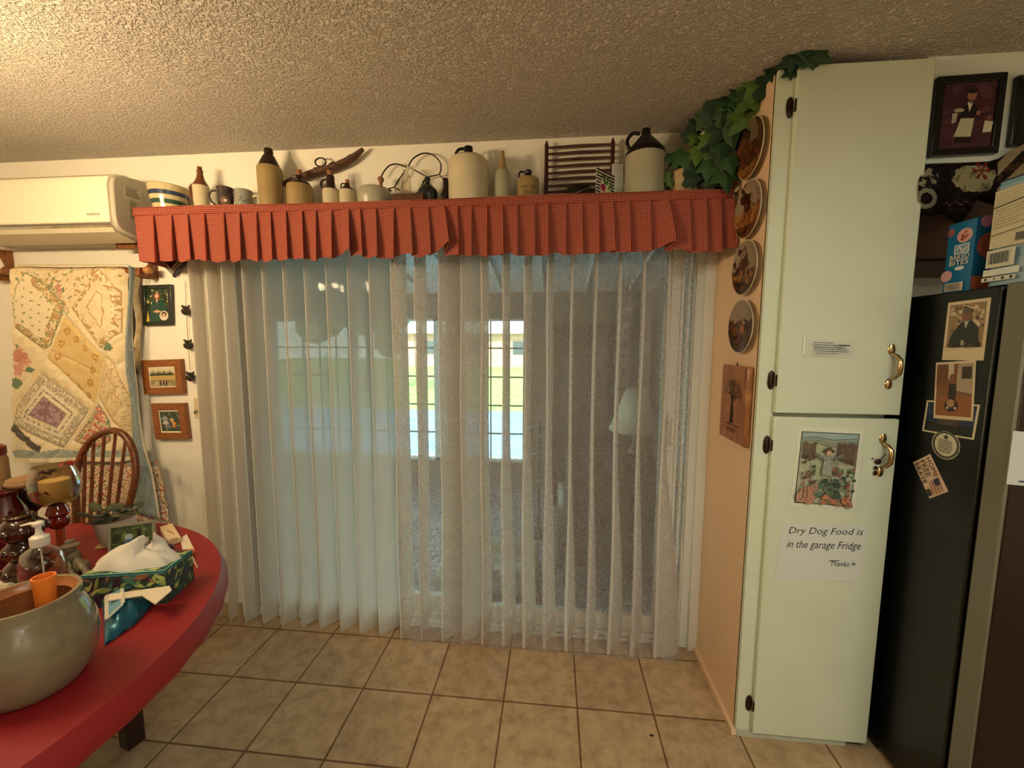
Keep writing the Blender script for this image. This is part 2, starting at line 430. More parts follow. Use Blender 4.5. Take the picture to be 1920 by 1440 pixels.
# ---- outdoors
tag(bx('patio', mat('blue_grey_patio', '#5a86ab', .8, var=.25, vscale=3), -14, 12, SY+.2, 9.2, -.5, -.4), 'blue grey patio slab directly outside the sunroom windows', 'patio')
tag(bx('lawn', mat('sunlit_lawn', '#6f8a45', .9, var=.35, vscale=4), -30, 30, 9.2, 45, -.6, -.42), 'sunlit green lawn seen past the patio through the windows', 'lawn')
hs = thing('neighbour_house', 'low red and white house at the far end of the lawn', 'house', (0, 30, -.42))
bx('wall', mat('far_red_wall', '#b58f80', .8, var=.2, vscale=1), -12, 12, 30, 34, -.42, 2.2, hs)
bx('roof', mat('far_white_roof', '#d9dde0', .7), -12.6, 12.6, 29.5, 34.4, 2.2, 3.2, hs)
for i in range(6): bx('window', mat('far_window', '#40484e', .3), -10+i*3.6, -8.6+i*3.6, 29.95, 30.02, .6, 1.6, hs)
tree = thing('garden_tree', 'leafy green tree standing on the lawn beyond the sunroom', 'tree', (-7.2, 14, -.40))
MB().tube([(-7.2, 14, -.40), (-7.1, 14, .8), (-7.2, 14, 1.8)], [.2, .14, .08]).build('trunk', mat('bark', '#4a3a2c', .9), tree)
mb = MB()
for _ in range(26): mb.ball((-7.2+random.gauss(0, .8), 14+random.gauss(0, .8), 2.6+random.gauss(0, .55)), random.uniform(.35, .7), 10)
mb.build('foliage', mat('tree_leaves', '#557a35', .9, var=.4, vscale=9, bump=1, bscale=14), tree)

# ---- furniture in the sunroom
M_dkw = wood('dark_walnut', '#2e1d15', '#503628', 8, .35)
hc = thing('hall_clock_cabinet', 'tall dark wooden display cabinet against the sunroom far wall', 'cabinet', (.62, 2.0, -.03))
bx('body', M_dkw, .30, .86, 1.82, 2.18, -.03, 1.62, hc, .01)
for a, b, cc in ((.33, .575, 0), (.585, .83, 1)):
    d = bx('door', M_dkw, a, b, 1.79, 1.82, .55, 1.56, hc, .006)
    bx('door_glass', mat('smoked_glass', '#574a44', .1), a+.04, b-.04, 1.784, 1.79, .62, 1.5, d)
    MB().ball((b-.02 if not cc else a+.02, 1.78, 1.0), .012, 8).build('knob', mat('brass', '#c9a45a', .25, 1), d)
bx('cornice', M_dkw, .27, .89, 1.78, 2.18, 1.62, 1.68, hc, .015)
for k in range(3): bx('drawer', M_dkw, .33, .83, 1.80, 1.825, .05+k*.165, .2+k*.165, hc, .006)
# side table + lamp
st = thing('side_table', 'dark wooden drawer table under the sunroom lamp', 'table', (.93, 1.28, -.03))
bx('tabletop', M_dkw, .70, 1.16, 1.05, 1.5, .46, .49, st, .006)
bx('body', M_dkw, .73, 1.13, 1.08, 1.48, .02, .46, st, .004)
for k in range(2):
    d = bx('drawer', M_dkw, .75, 1.11, 1.062, 1.08, .06+k*.2, .24+k*.2, st, .006); MB().ball((.93, 1.055, .15+k*.2), .014, 8).build('knob', mat('brass', '#c9a45a', .25, 1), d)
for x in (.75, 1.11):
    for y in (1.1, 1.46): bx('leg', M_dkw, x-.02, x+.02, y-.02, y+.02, -.03, .02, st)
lx, ly = at(1190, 800, 'y', 1.28).x, 1.28
fl = thing('table_lamp', 'table lamp with wide cream fabric shade standing on the sunroom side table', 'lamp', (lx, ly, .49))
zt, zb = at(1190, 729, 'y', ly).z, at(1190, 806, 'y', ly).z
MB().lathe([(.075, zt), (.12, (zt+zb)/2+.03), (.2, zb)], (lx, ly, 0), 28, cap0=False, cap1=False).build('lamp_shade', mat('cream_shade_cloth', '#d6cdb8', .8), fl, solid=.003)
MB().lathe([(.07, .49), (.075, .51), (.03, .53), (.02, .56), (.05, .60), (.055, .64), (.03, .69), (.012, .72), (.012, zb+.03)], (lx, ly, 0), 20).build('lamp_base', mat('lamp_glass_base', '#8f8578', .1), fl)
# dark recliner near the glass
ac = thing('armchair', 'dark brown upholstered armchair just behind the sliding glass door', 'armchair', (.78, .78, -.03))
M_lea = mat('dark_brown_leather', '#33231c', .45, bump=.2, bscale=50)
bx('seat', M_lea, .42, 1.02, .48, 1.0, .1, .36, ac, .04); bx('backrest', M_lea, .40, 1.04, .92, 1.04, .3, .72, ac, .05)
for a in (.34, .98): bx('armrest', M_lea, a, a+.12, .46, 1.0, .08, .5, ac, .04)
for x in (.4, 1.04):
    for y in (.5, .98): bx('leg', M_dkw, x-.02, x+.02, y-.02, y+.02, -.03, .1, ac)
# chrome towel-like hoops seen glinting
hs2 = thing('wire_magazine_stand', 'curved shiny wire stand beside the dark armchair behind the glass', 'stand', (.2, 1.2, -.03))
MB().lathe([(.1, -.03), (.1, -.015), (.012, -.01), (.012, .9)], (.2, 1.2, 0), 16).build('pole', M_dkw, hs2)
M_chr = mat('chrome', '#d8d8d8', .12, 1)
for z in (.42, .64, .86):
    MB().tube([(.2+.1*math.sin(a), 1.2-.1*math.cos(a), z+.03*math.cos(2*a)) for a in [i*PI/8 for i in range(-6, 7)]], .005, 6).build('wire_hoop', M_chr, hs2)
# pet bed
pb = thing('pet_bed', 'cream padded pet bed lying on the carpet just behind the glass', 'pet bed', (.05, .52, -.03))
MB().grid(lambda u, v: Vector((-.38+.56*u, .36+.4*v, .09+.012*math.sin(9*u)*math.sin(8*v)+.05*max(0, (abs(v-.5)*2)**4))), 16, 12).build('cushion', mat('patterned_fleece', '#b8ad98', .95, var=.5, vscale=22, bump=.5), pb, solid=.09)
MB().tube([(-.38, .36, .05), (.18, .36, .05), (.18, .76, .07), (-.38, .76, .07)], .065, 12, True).build('bolster', mat('cream_fleece', '#cfc6b2', .95, bump=.5), pb)
# framed print on the right sunroom wall, hanging vine, light panel
q = [at(1252, 742, 'x', 1.245), at(1285, 733, 'x', 1.245)]
y0, y1 = q[1].y, q[0].y
pf = thing('framed_print', 'large framed misty landscape print on the sunroom side wall', 'picture', (1.24, (y0+y1)/2, q[1].z))
z0 = q[1].z; z1 = at(1285, 552, 'x', 1.245).z
mb = MB()
for a in ((y0, y1, z0, z0+.035), (y0, y1, z1-.035, z1), (y0, y0+.035, z0, z1), (y1-.035, y1, z0, z1)): mb.box(1.22, 1.249, *a)
mb.build('picture_frame', mat('brown_frame', '#5b4538', .5), pf, smooth=False)
F = Flat((1.235, y0+.03, z0+.03), (1.235, y1-.03, z0+.03), (1.235, y0+.03, z1-.03), base='#aeb0aa')
F.blobs(60, (.1, .3, .9, .75), .08, ['#989c96', '#a6a9a2', '#bcbdb6', '#8c918a'], 3).rect(.05, .15, .95, .18, '#8b8d84')
F.build('print', pf)
hv = thing('hanging_vine', 'pale dried vine garland hanging on a pole in the sunroom corner', 'garland', (.86, 1.6, -.03))
MB().tube([(.9, 1.62, -.03), (.9, 1.62, 1.0), (.91, 1.62, 2.0)], .014, 8).build('pole', M_dkw, hv)
mb = MB(); rd = random.Random(4)
for i in range(90):
    z = 2.05-.75*rd.random()**1.5; p = Vector((.9+rd.gauss(0, .05), 1.58+rd.gauss(0, .04), z)); d = Vector((rd.gauss(0, 1), rd.gauss(0, .5), rd.gauss(0, 1))).normalized()*.04; e = Vector((d.z, 0, -d.x))*.35
    mb.add([p, p+d*.5+e, p+d, p+d*.5-e], [(0, 1, 2, 3)])
mb.build('leaves', mat('dried_leaves', '#a99f90', .9), hv)
lp = tag(bx('framed_note', mat('pale_board', '#b9b1a4', .7), at(1178, 700, 'y', 2.17).x-.02, at(1222, 700, 'y', 2.17).x, 2.165, 2.19, at(1150, 810, 'y', 2.17).z, at(1150, 642, 'y', 2.17).z), 'plain pale tall board leaning on the sunroom far wall beside the dark cabinet', 'board')
# ================================================================== vertical sheer blind
def sheer_mat(name, alpha, col, grain):
    m = bpy.data.materials.new(name); m.use_nodes = True; n = m.node_tree; n.nodes.clear(); K = n.links.new
    o = n.nodes.new('ShaderNodeOutputMaterial'); tr = n.nodes.new('ShaderNodeBsdfTransparent'); d = n.nodes.new('ShaderNodeBsdfDiffuse'); tl = n.nodes.new('ShaderNodeBsdfTranslucent')
    d.inputs[0].default_value = tl.inputs[0].default_value = (*L(col), 1)
    a = n.nodes.new('ShaderNodeMixShader'); a.inputs[0].default_value = .5; K(d.outputs[0], a.inputs[1]); K(tl.outputs[0], a.inputs[2])
    mx = n.nodes.new('ShaderNodeMixShader'); K(tr.outputs[0], mx.inputs[1]); K(a.outputs[0], mx.inputs[2])
    t = n.nodes.new('ShaderNodeTexCoord'); mp = n.nodes.new('ShaderNodeMapping'); mp.inputs['Scale'].default_value = (1, 1, .45)
    no = n.nodes.new('ShaderNodeTexNoise'); no.inputs['Scale'].default_value = 190; no.inputs['Detail'].default_value = 2
    K(t.outputs['Object'], mp.inputs[0]); K(mp.outputs[0], no.inputs['Vector'])
    ma = n.nodes.new('ShaderNodeMath'); ma.operation = 'MULTIPLY_ADD'; ma.use_clamp = True
    ma.inputs[1].default_value = grain; ma.inputs[2].default_value = alpha-grain*.5
    K(no.outputs[0], ma.inputs[0]); K(ma.outputs[0], mx.inputs[0]); K(mx.outputs[0], o.inputs[0]); return m
M_sheer = sheer_mat('sheer_voile', .34, '#d6cec9', .32)
M_vane = sheer_mat('white_blind_vane', .972, '#d2ccc2', .0)
blind = thing('vertical_blind', 'white sheer vertical blind with fabric vanes covering the sliding glass door', 'blind', (-.35, -.11, 0))
bx('headrail', M_white, -1.52, .90, -.12, -.06, 1.95, 2.0, blind)
VX = [-1.517, -1.424, -1.341, -1.233, -1.129, -1.02, -.91, -.801, -.691, -.584, -.471, -.359, -.246, -.141, -.045, .058, .160, .265, .375, .480, .584, .690, .800]
VX = [x+.026*(.35-x)/1.85 for x in VX]
COV = [.105, .10, .118, .122, .124, .124, .124, .124, .124, .122, .074, .058, .112, .112, .040, .036, .036, .030, .010, .012, .014, .012, .016]
BOT = [0]*14+[.02, .03, .035, .03, .035, .035, .05, .04, .10]
VW, VY = .122, -.085
def phi(x, cov):
    t = (x-CAM.x)/(VY-CAM.y)
    best = min(range(-40, 86), key=lambda a: abs(VW*(math.sin(R(a))-math.cos(R(a))*t)-cov) if a > -40 else 9)
    return R(best)
vi = 0
for x, c, b in zip(VX, COV, BOT):
    a0 = phi(x, c); a1 = phi(x, c+b); lean = .012*math.sin(x*23)
    def fn(u, v, x=x, a0=a0, a1=a1, lean=lean):
        z = (.008 if x < -.5 else .018)+v*1.95; s = max(0, 1-z/1.15); s = s*s*(3-2*s) if s < 1 else 1
        a = a0+(a1-a0)*s; bow = (.017 if x < -.5 else .012)*math.sin(PI*u**.8)
        r = min(1, v*60); w = VW*(.985+.015*r)
        return Vector((x+lean*(1-v)*.4+math.sin(a)*w*u-math.cos(a)*bow, VY+math.cos(a)*w*u*.98-.004+math.sin(a)*bow*-1.2, z+(.014 if (u < .1 or u > .92) and v == 0 else 0)))
    MB().grid(fn, 8, 48).build('vane', M_vane, blind, angle=0)
# the continuous sheer, softly scalloped between the vanes
XS = [x for x in VX if x > -.48]+[.905]   # the closed vanes on the left hide their sheer
def sheer(u, v):
    k = u*(len(XS)-1); i = min(int(k), len(XS)-2); f = k-i; x = XS[i]+(XS[i+1]-XS[i])*f
    z = .006+v*1.95; low = max(0, 1-v/.45)
    amp = .013+.012*low*(1 if x > -.2 else .3)
    return Vector((x+.004*math.sin(5*z+x*9), VY-.012-amp*math.sin(PI*f)-.01*low*math.sin(x*31), z+(.012*abs(math.sin(PI*f)) if v == 0 else 0)))
MB().grid(sheer, 8*(len(XS)-1), 40).build('sheer_fabric', M_sheer, blind, angle=0)
# doubled sheer at the open vanes; closed vanes get pale strips painting lit edges
M_seam_lit = sheer_mat('seam_lit_edge_cloth', .75, '#e6e2da', .1)
mb = MB()
for i, x in enumerate(VX):
    if x < -.48:
        ln = .012*math.sin(x*23)
        mb.grid(lambda u, v, x=x, ln=ln: Vector((x+ln*(1-v)*.4+.0045*(u-.4), VY-.0065-.001*u, .03+v*1.92)), 1, 30); continue  # stitched edge, coloured paler to paint the vane's bright left edge
    w = .006 if i < 14 else .009
    mb.grid(lambda u, v, x=x, w=w: Vector((x+w*(u-.3)*(1+.9*(1-v)**2*(1 if x > 0 else 0))+.004*math.sin(5*(.006+v*1.95)+x*9), VY-.0135, .01+v*1.945)), 1, 30)
mb.build('seam_and_lit_edge', M_seam_lit, blind, angle=0)

# ================================================================== valance + shelf
SHZ = 2.102
bx('display_shelf', wood('painted_shelf', '#c9b894', '#d6c7a5'), -1.63, 1.002, -.2, -.002, SHZ-.02, SHZ)
tag(bpy.data.objects['display_shelf'], 'long shelf above the sliding door carrying the row of stoneware jugs', 'shelf')
def gingham():
    m = mat('red_gingham_cotton', '#a83a2a', .9, spec=.1); n = m.node_tree; b = n.nodes['Principled BSDF']; K = n.links.new
    uv = n.nodes.new('ShaderNodeTexCoord'); sp = n.nodes.new('ShaderNodeSeparateXYZ'); K(uv.outputs['UV'], sp.inputs[0]); outs = []
    for ax in (0, 1):
        d = n.nodes.new('ShaderNodeMath'); d.operation = 'MULTIPLY'; d.inputs[1].default_value = 1/.0078; K(sp.outputs[ax], d.inputs[0])
        f = n.nodes.new('ShaderNodeMath'); f.operation = 'FRACT'; K(d.outputs[0], f.inputs[0])
        g = n.nodes.new('ShaderNodeMath'); g.operation = 'GREATER_THAN'; g.inputs[1].default_value = .55; K(f.outputs[0], g.inputs[0]); outs.append(g)
    a = n.nodes.new('ShaderNodeMath'); a.operation = 'ADD'; K(outs[0].outputs[0], a.inputs[0]); K(outs[1].outputs[0], a.inputs[1])
    h = n.nodes.new('ShaderNodeMath'); h.operation = 'MULTIPLY'; h.inputs[1].default_value = .5; K(a.outputs[0], h.inputs[0])
    r = n.nodes.new('ShaderNodeValToRGB'); K(h.outputs[0], r.inputs[0]); r.color_ramp.elements[0].color = (*C('#7f2a20'), 1)
    r.color_ramp.elements[1].color = (*C('#b0806c'), 1); e = r.color_ramp.elements.new(.5); e.color = (*C('#924536'), 1)
    K(r.outputs[0], b.inputs['Base Color']); return m
M_ging = gingham()
val = thing('window_valance', 'red gingham pleated valance hanging from the shelf over the blind', 'valance', (-.32, -.2, 2.1))
FP = [252, 288, 322, 352, 384, 420, 450, 482, 508, 537, 567, 593, 622, 654, 676, 705, 739, 769, 803, 833, 858, 884, 914, 942, 970, 1002, 1028, 1061, 1091, 1122, 1149, 1180, 1218, 1252, 1292, 1322, 1350, 1374]
FX = [at(p, 395 if p < 600 else 388, 'y', -.21).x for p in FP]
FLARE = {12: .035, 13: .0, 18: .042, 32: .035}
rd = random.Random(11); jit = [rd.uniform(-1, 1) for _ in FX]
prof = []      # (x_top, x_bot, y_top, y_bot, hem)
for i in range(len(FX)-1):
    w = FX[i+1]-FX[i]; fl = FLARE.get(i, 0)
    prof.append((FX[i]-.005, FX[i]-.004+.004*jit[i], -.207, -.202, 1.884+.003*jit[i]))
    prof.append((FX[i]+w*.5, FX[i]+w*.5+.004*jit[i], -.209, -.216-.006*jit[i], 1.886+.012*jit[(i*3) % 30]+fl*.45-(.008 if FX[i] < -.8 else 0)))
    prof.append((FX[i+1]+.001, FX[i+1]+.009+.007*jit[i]+fl*.5, -.213, -.230-.010*abs(jit[i+1])-fl*.7, 1.880+.011*jit[i]+fl*1.15-(.008 if FX[i] < -.8 else 0)))
mb = MB(); NV = 8; arc = [0]
for a, b in zip(prof, prof[1:]): arc.append(arc[-1]+math.hypot(b[1]-a[1], b[3]-a[3]))
def vp(i, t):
    a = prof[i]; s = t**.8; return Vector((a[0]+(a[1]-a[0])*s, a[2]+(a[3]-a[2])*s, 2.09+(a[4]-2.09)*t))
for i in range(len(prof)-1):
    for j in range(NV):
        t0, t1 = j/NV, (j+1)/NV
        mb.add([vp(i, t0), vp(i+1, t0), vp(i+1, t1), vp(i, t1)], [(0, 1, 2, 3)])
        mb.uv[len(mb.f)-1] = [(arc[i], 2.09+(prof[i][4]-2.09)*t0), (arc[i+1], 2.09+(prof[i+1][4]-2.09)*t0), (arc[i+1], 2.09+(prof[i+1][4]-2.09)*t1), (arc[i], 2.09+(prof[i][4]-2.09)*t1)]
a = prof[0]       # return to the wall at the left end
for j in range(NV):
    t0, t1 = j/NV, (j+1)/NV; p, q = vp(0, t0), vp(0, t1)
    mb.add([Vector((-1.655-.012*t0, -.03, p.z)), p, q, Vector((-1.655-.012*t1, -.03, q.z))], [(0, 1, 2, 3)])
    mb.uv[len(mb.f)-1] = [(-.17, p.z), (0, p.z), (0, q.z), (-.17, q.z)]
mb.build('pleated_skirt', M_ging, val, smooth=False, solid=.0012)
mb = MB()
def hdr(u, v):
    x = FX[0]-.008+(1.0-FX[0])*u; return Vector((x, -.214-.003*math.sin(9*x)*v, 2.083+(.036+.003*math.sin(x*3.1))*v))
mb.grid(hdr, 80, 2, uvf=lambda u, v: (u*2.65, v*.037)); mb.grid(lambda u, v: hdr(u, 1)+Vector((0, .035*v, -.0)), 80, 1, uvf=lambda u, v: (u*2.65, .037+v*.03))
mb.build('header_band', M_ging, val, solid=.003, angle=0)

# ================================================================== stoneware on the shelf
M_tan = mat('ochre_stoneware', '#978054', .3, var=.12, vscale=12); M_cream = mat('cream_stoneware', '#c4b898', .22, var=.08, vscale=14)
M_grey = mat('grey_stoneware', '#a39e86', .3, var=.1, vscale=10); M_dkb = mat('dark_brown_slip', '#2a170e', .2); M_blk = mat('black_slip', '#100c0b', .16)
M_rust = mat('rust_brown_slip', '#6b3d1c', .3, var=.2, vscale=20); M_cork = mat('cork', '#8a5a3a', .8, var=.25, vscale=60)
def sh(px, py, y=-.1): return at(px, py, 'y', y)
def pot(name, label, cat, px, y, prof, bands=None, mats=None, base_z=SHZ):
    """prof: (half width px, pixel row) top rows last; first row sits on the shelf"""
    c = sh(px, prof[-1][1], y); cx = sh(px, 370, y).x
    cth = math.cos(math.atan2(cx-CAM.x, y-CAM.y))
    P = [(max(.001, (sh(px+r, py, y).x-sh(px, py, y).x)*cth), (base_z if i == 0 else sh(px, py, y).z)) for i, (r, py) in enumerate(prof)]
    return thing(name, label, cat, (cx, y, base_z)), cx, P
def turned(t, cx, y, P, m, name='body', n=40, cap1=True):
    # smooth the profile with a Catmull pass
    Q = [P[0]]
    for i in range(len(P)-1):
        p0, p1, p2, p3 = P[max(0, i-1)], P[i], P[i+1], P[min(len(P)-1, i+2)]
        for k in (1, 2, 3, 4):
            s = k/4
            if abs(p1[1]-p2[1]) < 1e-6 or s == 1: q = (p1[0]+(p2[0]-p1[0])*s, p1[1]+(p2[1]-p1[1])*s)
            else: q = tuple(.5*(2*p1[c]+(p2[c]-p0[c])*s+(2*p0[c]-5*p1[c]+4*p2[c]-p3[c])*s*s+(3*p1[c]-p0[c]-3*p2[c]+p3[c])*s**3) for c in (0, 1))
            Q.append((max(.0005, q[0]), q[1]))
    return MB().lathe(Q, (cx, y, 0), n, cap1=cap1).build(name, m, t)
def ear(t, pts, r, m, name='handle', y=-.1):
    P = [sh(a, b, y) for a, b in pts]; Q = []
    for i in range(len(P)-1):
        p0, p1, p2, p3 = P[max(0, i-1)], P[i], P[i+1], P[min(len(P)-1, i+2)]
        for k in range(4):
            s = k/4; Q.append(.5*(2*p1+(p2-p0)*s+(2*p0-5*p1+4*p2-p3)*s*s+(3*p1-p0-3*p2+p3)*s**3))
    Q.append(P[-1]); return MB().tube(Q, r, 10).build(name, m, t)
def split(P, row_z):
    lo = [p for p in P if p[1] <= row_z+1e-4]; hi = [p for p in P if p[1] >= row_z-1e-4]; return lo, hi
Y = -.1
# 1 striped bowl
t, cx, P = pot('mixing_bowl', 'cream stoneware mixing bowl with blue and green stripes beside the air conditioner', 'bowl', 317, -.105, [(28, 395), (33, 388), (37, 375), (39.5, 362), (41, 353)])
mb = MB(); P2 = []
for i in range(len(P)-1):
    for k in range(5): s = k/5; P2.append((P[i][0]+(P[i+1][0]-P[i][0])*s, P[i][1]+(P[i+1][1]-P[i][1])*s))
P2.append(P[-1]); P2 += [(P[-1][0]-.004, P[-1][1]+.003), (P[-1][0]-.012, P[-1][1]-.002), (P[-1][0]-.02, P[-1][1]-.04), (.03, SHZ+.01)]
zt = P[-1][1]
def bcol(z, r):
    return C('#2c3a52') if zt-.047 < z < zt-.030 else C('#2f4a3a') if zt-.083 < z < zt-.066 else C('#c3b388')
n = 40
for j in range(len(P2)-1):
    zz = (P2[j][1]+P2[j+1][1])/2
    mb.col = bcol(zz, 0) if j < len(P)*5-5 else C('#b9a87e')
    vs = [(cx+r*math.cos(2*PI*i/n), -.105+r*math.sin(2*PI*i/n), z) for r, z in (P2[j], P2[j+1]) for i in range(n)]
    mb.add(vs, [(i, (i+1) % n, n+(i+1) % n, n+i) for i in range(n)])
mb.build('bowl_body', CERAM, t)
# small dark spoon rest in front of it
tag(MB().ball((sh(343, 384, -.15).x, -.15, SHZ+.022), .026, 16, (1.5, .7, .85)).build('pottery_creamer', mat('dark_plum_glaze', '#2c1a1c', .2), None), 'small dark plum pottery dish between the striped bowl and the first bottle', 'pottery')
# 2 beige bottle with rust neck
def bottle(label, px, prof, cut, lo_m, hi_m, name='stoneware_bottle', y=Y):
    t, cx, P = pot(name, label, 'bottle', px, y, prof); z = sh(px, cut, y).z
    Pi = list(P)
    if not any(abs(p[1]-z) < 1e-4 for p in Pi):
        for i in range(len(Pi)-1):
            if Pi[i][1] < z < Pi[i+1][1]:
                f = (z-Pi[i][1])/(Pi[i+1][1]-Pi[i][1]); Pi.insert(i+1, (Pi[i][0]+(Pi[i+1][0]-Pi[i][0])*f, z)); break
    lo, hi = split(Pi, z); turned(t, cx, y, lo, lo_m, 'body'); turned(t, cx, y, hi, hi_m, 'neck'); return t, cx
t, _ = bottle('slim beige stoneware bottle with rust brown neck and small shoulder ear', 378, [(15, 395), (15.5, 388), (16.5, 372), (17, 352), (14, 345), (8.5, 336), (6, 326), (6.5, 320), (5, 318), (5, 313)], 350, M_cream, M_rust)
ear(t, [(362, 346), (357, 350), (358, 362), (361, 368)], .006, M_rust)
# mugs
def mug(label, px, prof, m_, hpts, hm, deco):
    t, cx, P = pot('pottery_mug', label, 'mug', px, -.135, prof)
    r1, z1 = P[-1]
    Pm = P+[(r1-.003, z1+.002), (r1-.007, z1-.004), (r1-.009, SHZ+.01)]
    MB().lathe(Pm, (cx, -.135, 0), 36).build('mug_body', m_, t); ear(t, hpts, .0045, hm, y=-.135); deco(t, cx, P); return t
def front(cx, r, z, w, h, name, draw, t, y=Y, ang=0):
    """a curved decorated patch on the front of a turned body; local frame faces the room at angle ang from -y"""
    a = R(ang); nx, ny = math.sin(a), -math.cos(a); tx, ty = math.cos(a), math.sin(a)
    O = Vector((cx+nx*r*1.003, y+ny*r*1.003, z)); U = Vector((tx, ty, 0))
    F = Flat(O-U*w/2-Vector((0, 0, h/2)), O+U*w/2-Vector((0, 0, h/2)), O-U*w/2+Vector((0, 0, h/2)), base=None, toward=O+Vector((nx, ny, 0)))
    F.warp = lambda u, v: (math.sqrt(max(0, r*r-((u-.5)*w)**2))-r)*.999+.0012
    draw(F); return F.build(name, t, CERAM)
M_blug = mat('blue_brown_glaze', '#3a3230', .15, var=.35, vscale=30); M_gry2 = mat('grey_blue_glaze', '#8c8b80', .2, var=.1)
def d1(t, cx, P): front(cx, P[2][0], SHZ+.054, .04, .045, 'flower_motif', lambda F: (F.disc(.5, .5, .5, '#5a3526', 20), [F.disc(.5+.36*math.cos(k*PI/5), .5+.36*math.sin(k*PI/5), .1, '#8a6a4a', 8) for k in range(10)], F.disc(.5, .5, .2, '#c7bfa6', 16)), t, ang=36, y=-.135)
mug('dark blue brown glazed mug with a pale round flower motif', 423, [(14, 394), (15, 390), (16.5, 375), (16.5, 360), (17.5, 353)], M_blug, [(408, 358), (397, 358), (392, 366), (397, 378), (408, 386)], M_blug, d1)
def d2(t, cx, P): front(cx, P[2][0], SHZ+.050, .05, .05, 'leaf_motif', lambda F: ([F.disc(.15+.17*k, .55+.1*math.sin(k*2), .07, '#2b333f', 8, .05) for k in range(5)], F.disc(.25, .8, .06, '#2b333f', 8), F.rect(.05, .05, .95, .14, '#5c5246')), t, ang=36, y=-.135)
mug('pale grey mug with dark blue leaves and a cream handle', 457, [(15, 394), (16.5, 388), (17.5, 375), (17.5, 363), (18, 358)], M_gry2, [(474, 369), (483, 367), (487, 375), (484, 386), (478, 391)], M_cream, d2)
# 5 tall bottle
bottle('tallest ochre stoneware bottle with a dark brown conical neck', 508, [(22, 393), (23, 388), (24, 360), (25, 320), (18, 305), (12, 294), (8, 289), (9.5, 287), (9, 284), (8, 279)], 314, M_tan, M_dkb)
# 6 wooden hames
hm = thing('wooden_hame', 'curved weathered wooden harness hame with iron ring leaning on the wall', 'harness hame', (sh(600, 340, -.03).x, -.03, SHZ))
pts = [(533, 346), (560, 334), (590, 324), (620, 316), (645, 306), (665, 294), (681, 279)]
P = [sh(a, b, -.035) for a, b in pts]
mb = MB().tube(P, [.022, .024, .026, .026, .026, .022, .012], 12, flat=.6); mb.build('shaft', wood('weathered_wood', '#3d2618', '#6b4a30', 14, .6, (6, 6, 6)), hm)
c = sh(601, 304, -.035); M_iron = mat('rusty_iron', '#2a1f18', .55, .7)
MB().tube([(c.x+.027*math.cos(a), c.y, c.z+.019*math.sin(a)) for a in [i*PI/12 for i in range(24)]], .0035, 8, True).build('ring', M_iron, hm)
for a in ((617, 308, 626, 303), (632, 304, 641, 299), (648, 296, 657, 290)):
    p, q = sh(a[0], a[1], -.035), sh(a[2], a[3], -.035)
    MB().tube([p+Vector((0, 0, -.01)), p, q, q+Vector((0, 0, -.01))], .003, 6).build('staple', M_iron, hm)
MB().tube([sh(588, 316, -.035), sh(614, 311, -.035)], .004, 6).build('hinge_strap', M_iron, hm)
# jugs: (label, px, profile, cut row, low mat, high mat, handle pts, cork)
def jug(label, px, prof, cut, lo, hi, hpts, cork=None, hr=.006, y=Y, writing=None):
    t, cx = bottle(label, px, prof, cut, lo, hi, 'stoneware_jug', y); t['category'] = 'jug'
    if hpts: ear(t, hpts, hr, hi, y=y)
    if cork: a, b, r0, r1 = cork; p = sh(px if len(cork) < 5 else cork[4], b, y); MB().lathe([(r0*.00245, sh(px, a, y).z), (r1*.00245, p.z)], (p.x if 0 else cx+(0 if len(cork) < 5 else p.x-cx), y, 0), 14).build('cork', M_cork, t)
    return t, cx
jug('squat ochre jug with dark shoulder and cork leaning against the hame', 563, [(25, 394), (26, 388), (26, 360), (25, 350), (19, 343), (9, 338), (6, 334), (6, 329)], 349, M_tan, M_dkb, [(556, 332), (547, 333), (543, 341), (546, 347)], (331, 319, 3.5, 5), .004)
jug('small cream jug with black handle and tall corked spout', 621, [(15, 393), (16, 388), (16.5, 365), (16, 356), (11, 352), (8.5, 345), (8, 333), (7.5, 330)], 357, M_cream, M_dkb, [(616, 337), (607, 337), (602, 344), (604, 352), (609, 356)], (331, 321, 4, 6.5), .005)
jug('smallest cream jug with narrow cork right of the black handled one', 652, [(15, 392), (16, 386), (16, 365), (15, 357), (9, 352), (5.5, 348), (5, 344)], 358, M_cream, M_dkb, [(648, 345), (641, 344), (639, 350), (641, 355)], (345, 337, 3, 3.6), .003)
# 10 grey pan with wooden knob
t, cx, P = pot('stoneware_pan', 'low grey stoneware pan with rim lugs in front of the wire frame', 'pan', 703, -.105, [(27, 391), (30, 386), (33, 376), (33.5, 366), (31, 360), (29, 356)])
r1, z1 = P[-1]; MB().lathe(P+[(r1-.006, z1+.001), (r1-.012, z1-.02), (.02, SHZ+.02)], (cx, -.105, 0), 40).build('body', M_grey, t)
for px in (675, 730): MB().ball((sh(px, 357, -.105).x, -.105, sh(px, 357, -.105).z), .009, 10, (1.3, 1, .5)).build('lug', M_rust, t)
kn = thing('wooden_handled_wire', 'turned wooden handle on a black wire standing above the grey pan', 'handle', (sh(714, 355, -.07).x, -.07, SHZ))
cx = sh(714, 340, -.07).x; z0 = sh(714, 356, -.07).z; z1 = sh(714, 331, -.07).z; hgt = z1-z0
MB().lathe([(.008, z0), (.009, z0+hgt*.2), (.007, z0+hgt*.5), (.013, z0+hgt*.68), (.015, z0+hgt*.8), (.011, z0+hgt*.95), (.003, z1)], (cx, -.07, 0), 18).build('grip', wood('turned_wood', '#6a3c20', '#9a6238', 20, .4), kn)
MB().tube([(cx, -.07, SHZ+.001), (cx, -.07, z0)], .0025, 6).build('wire', M_iron, kn)
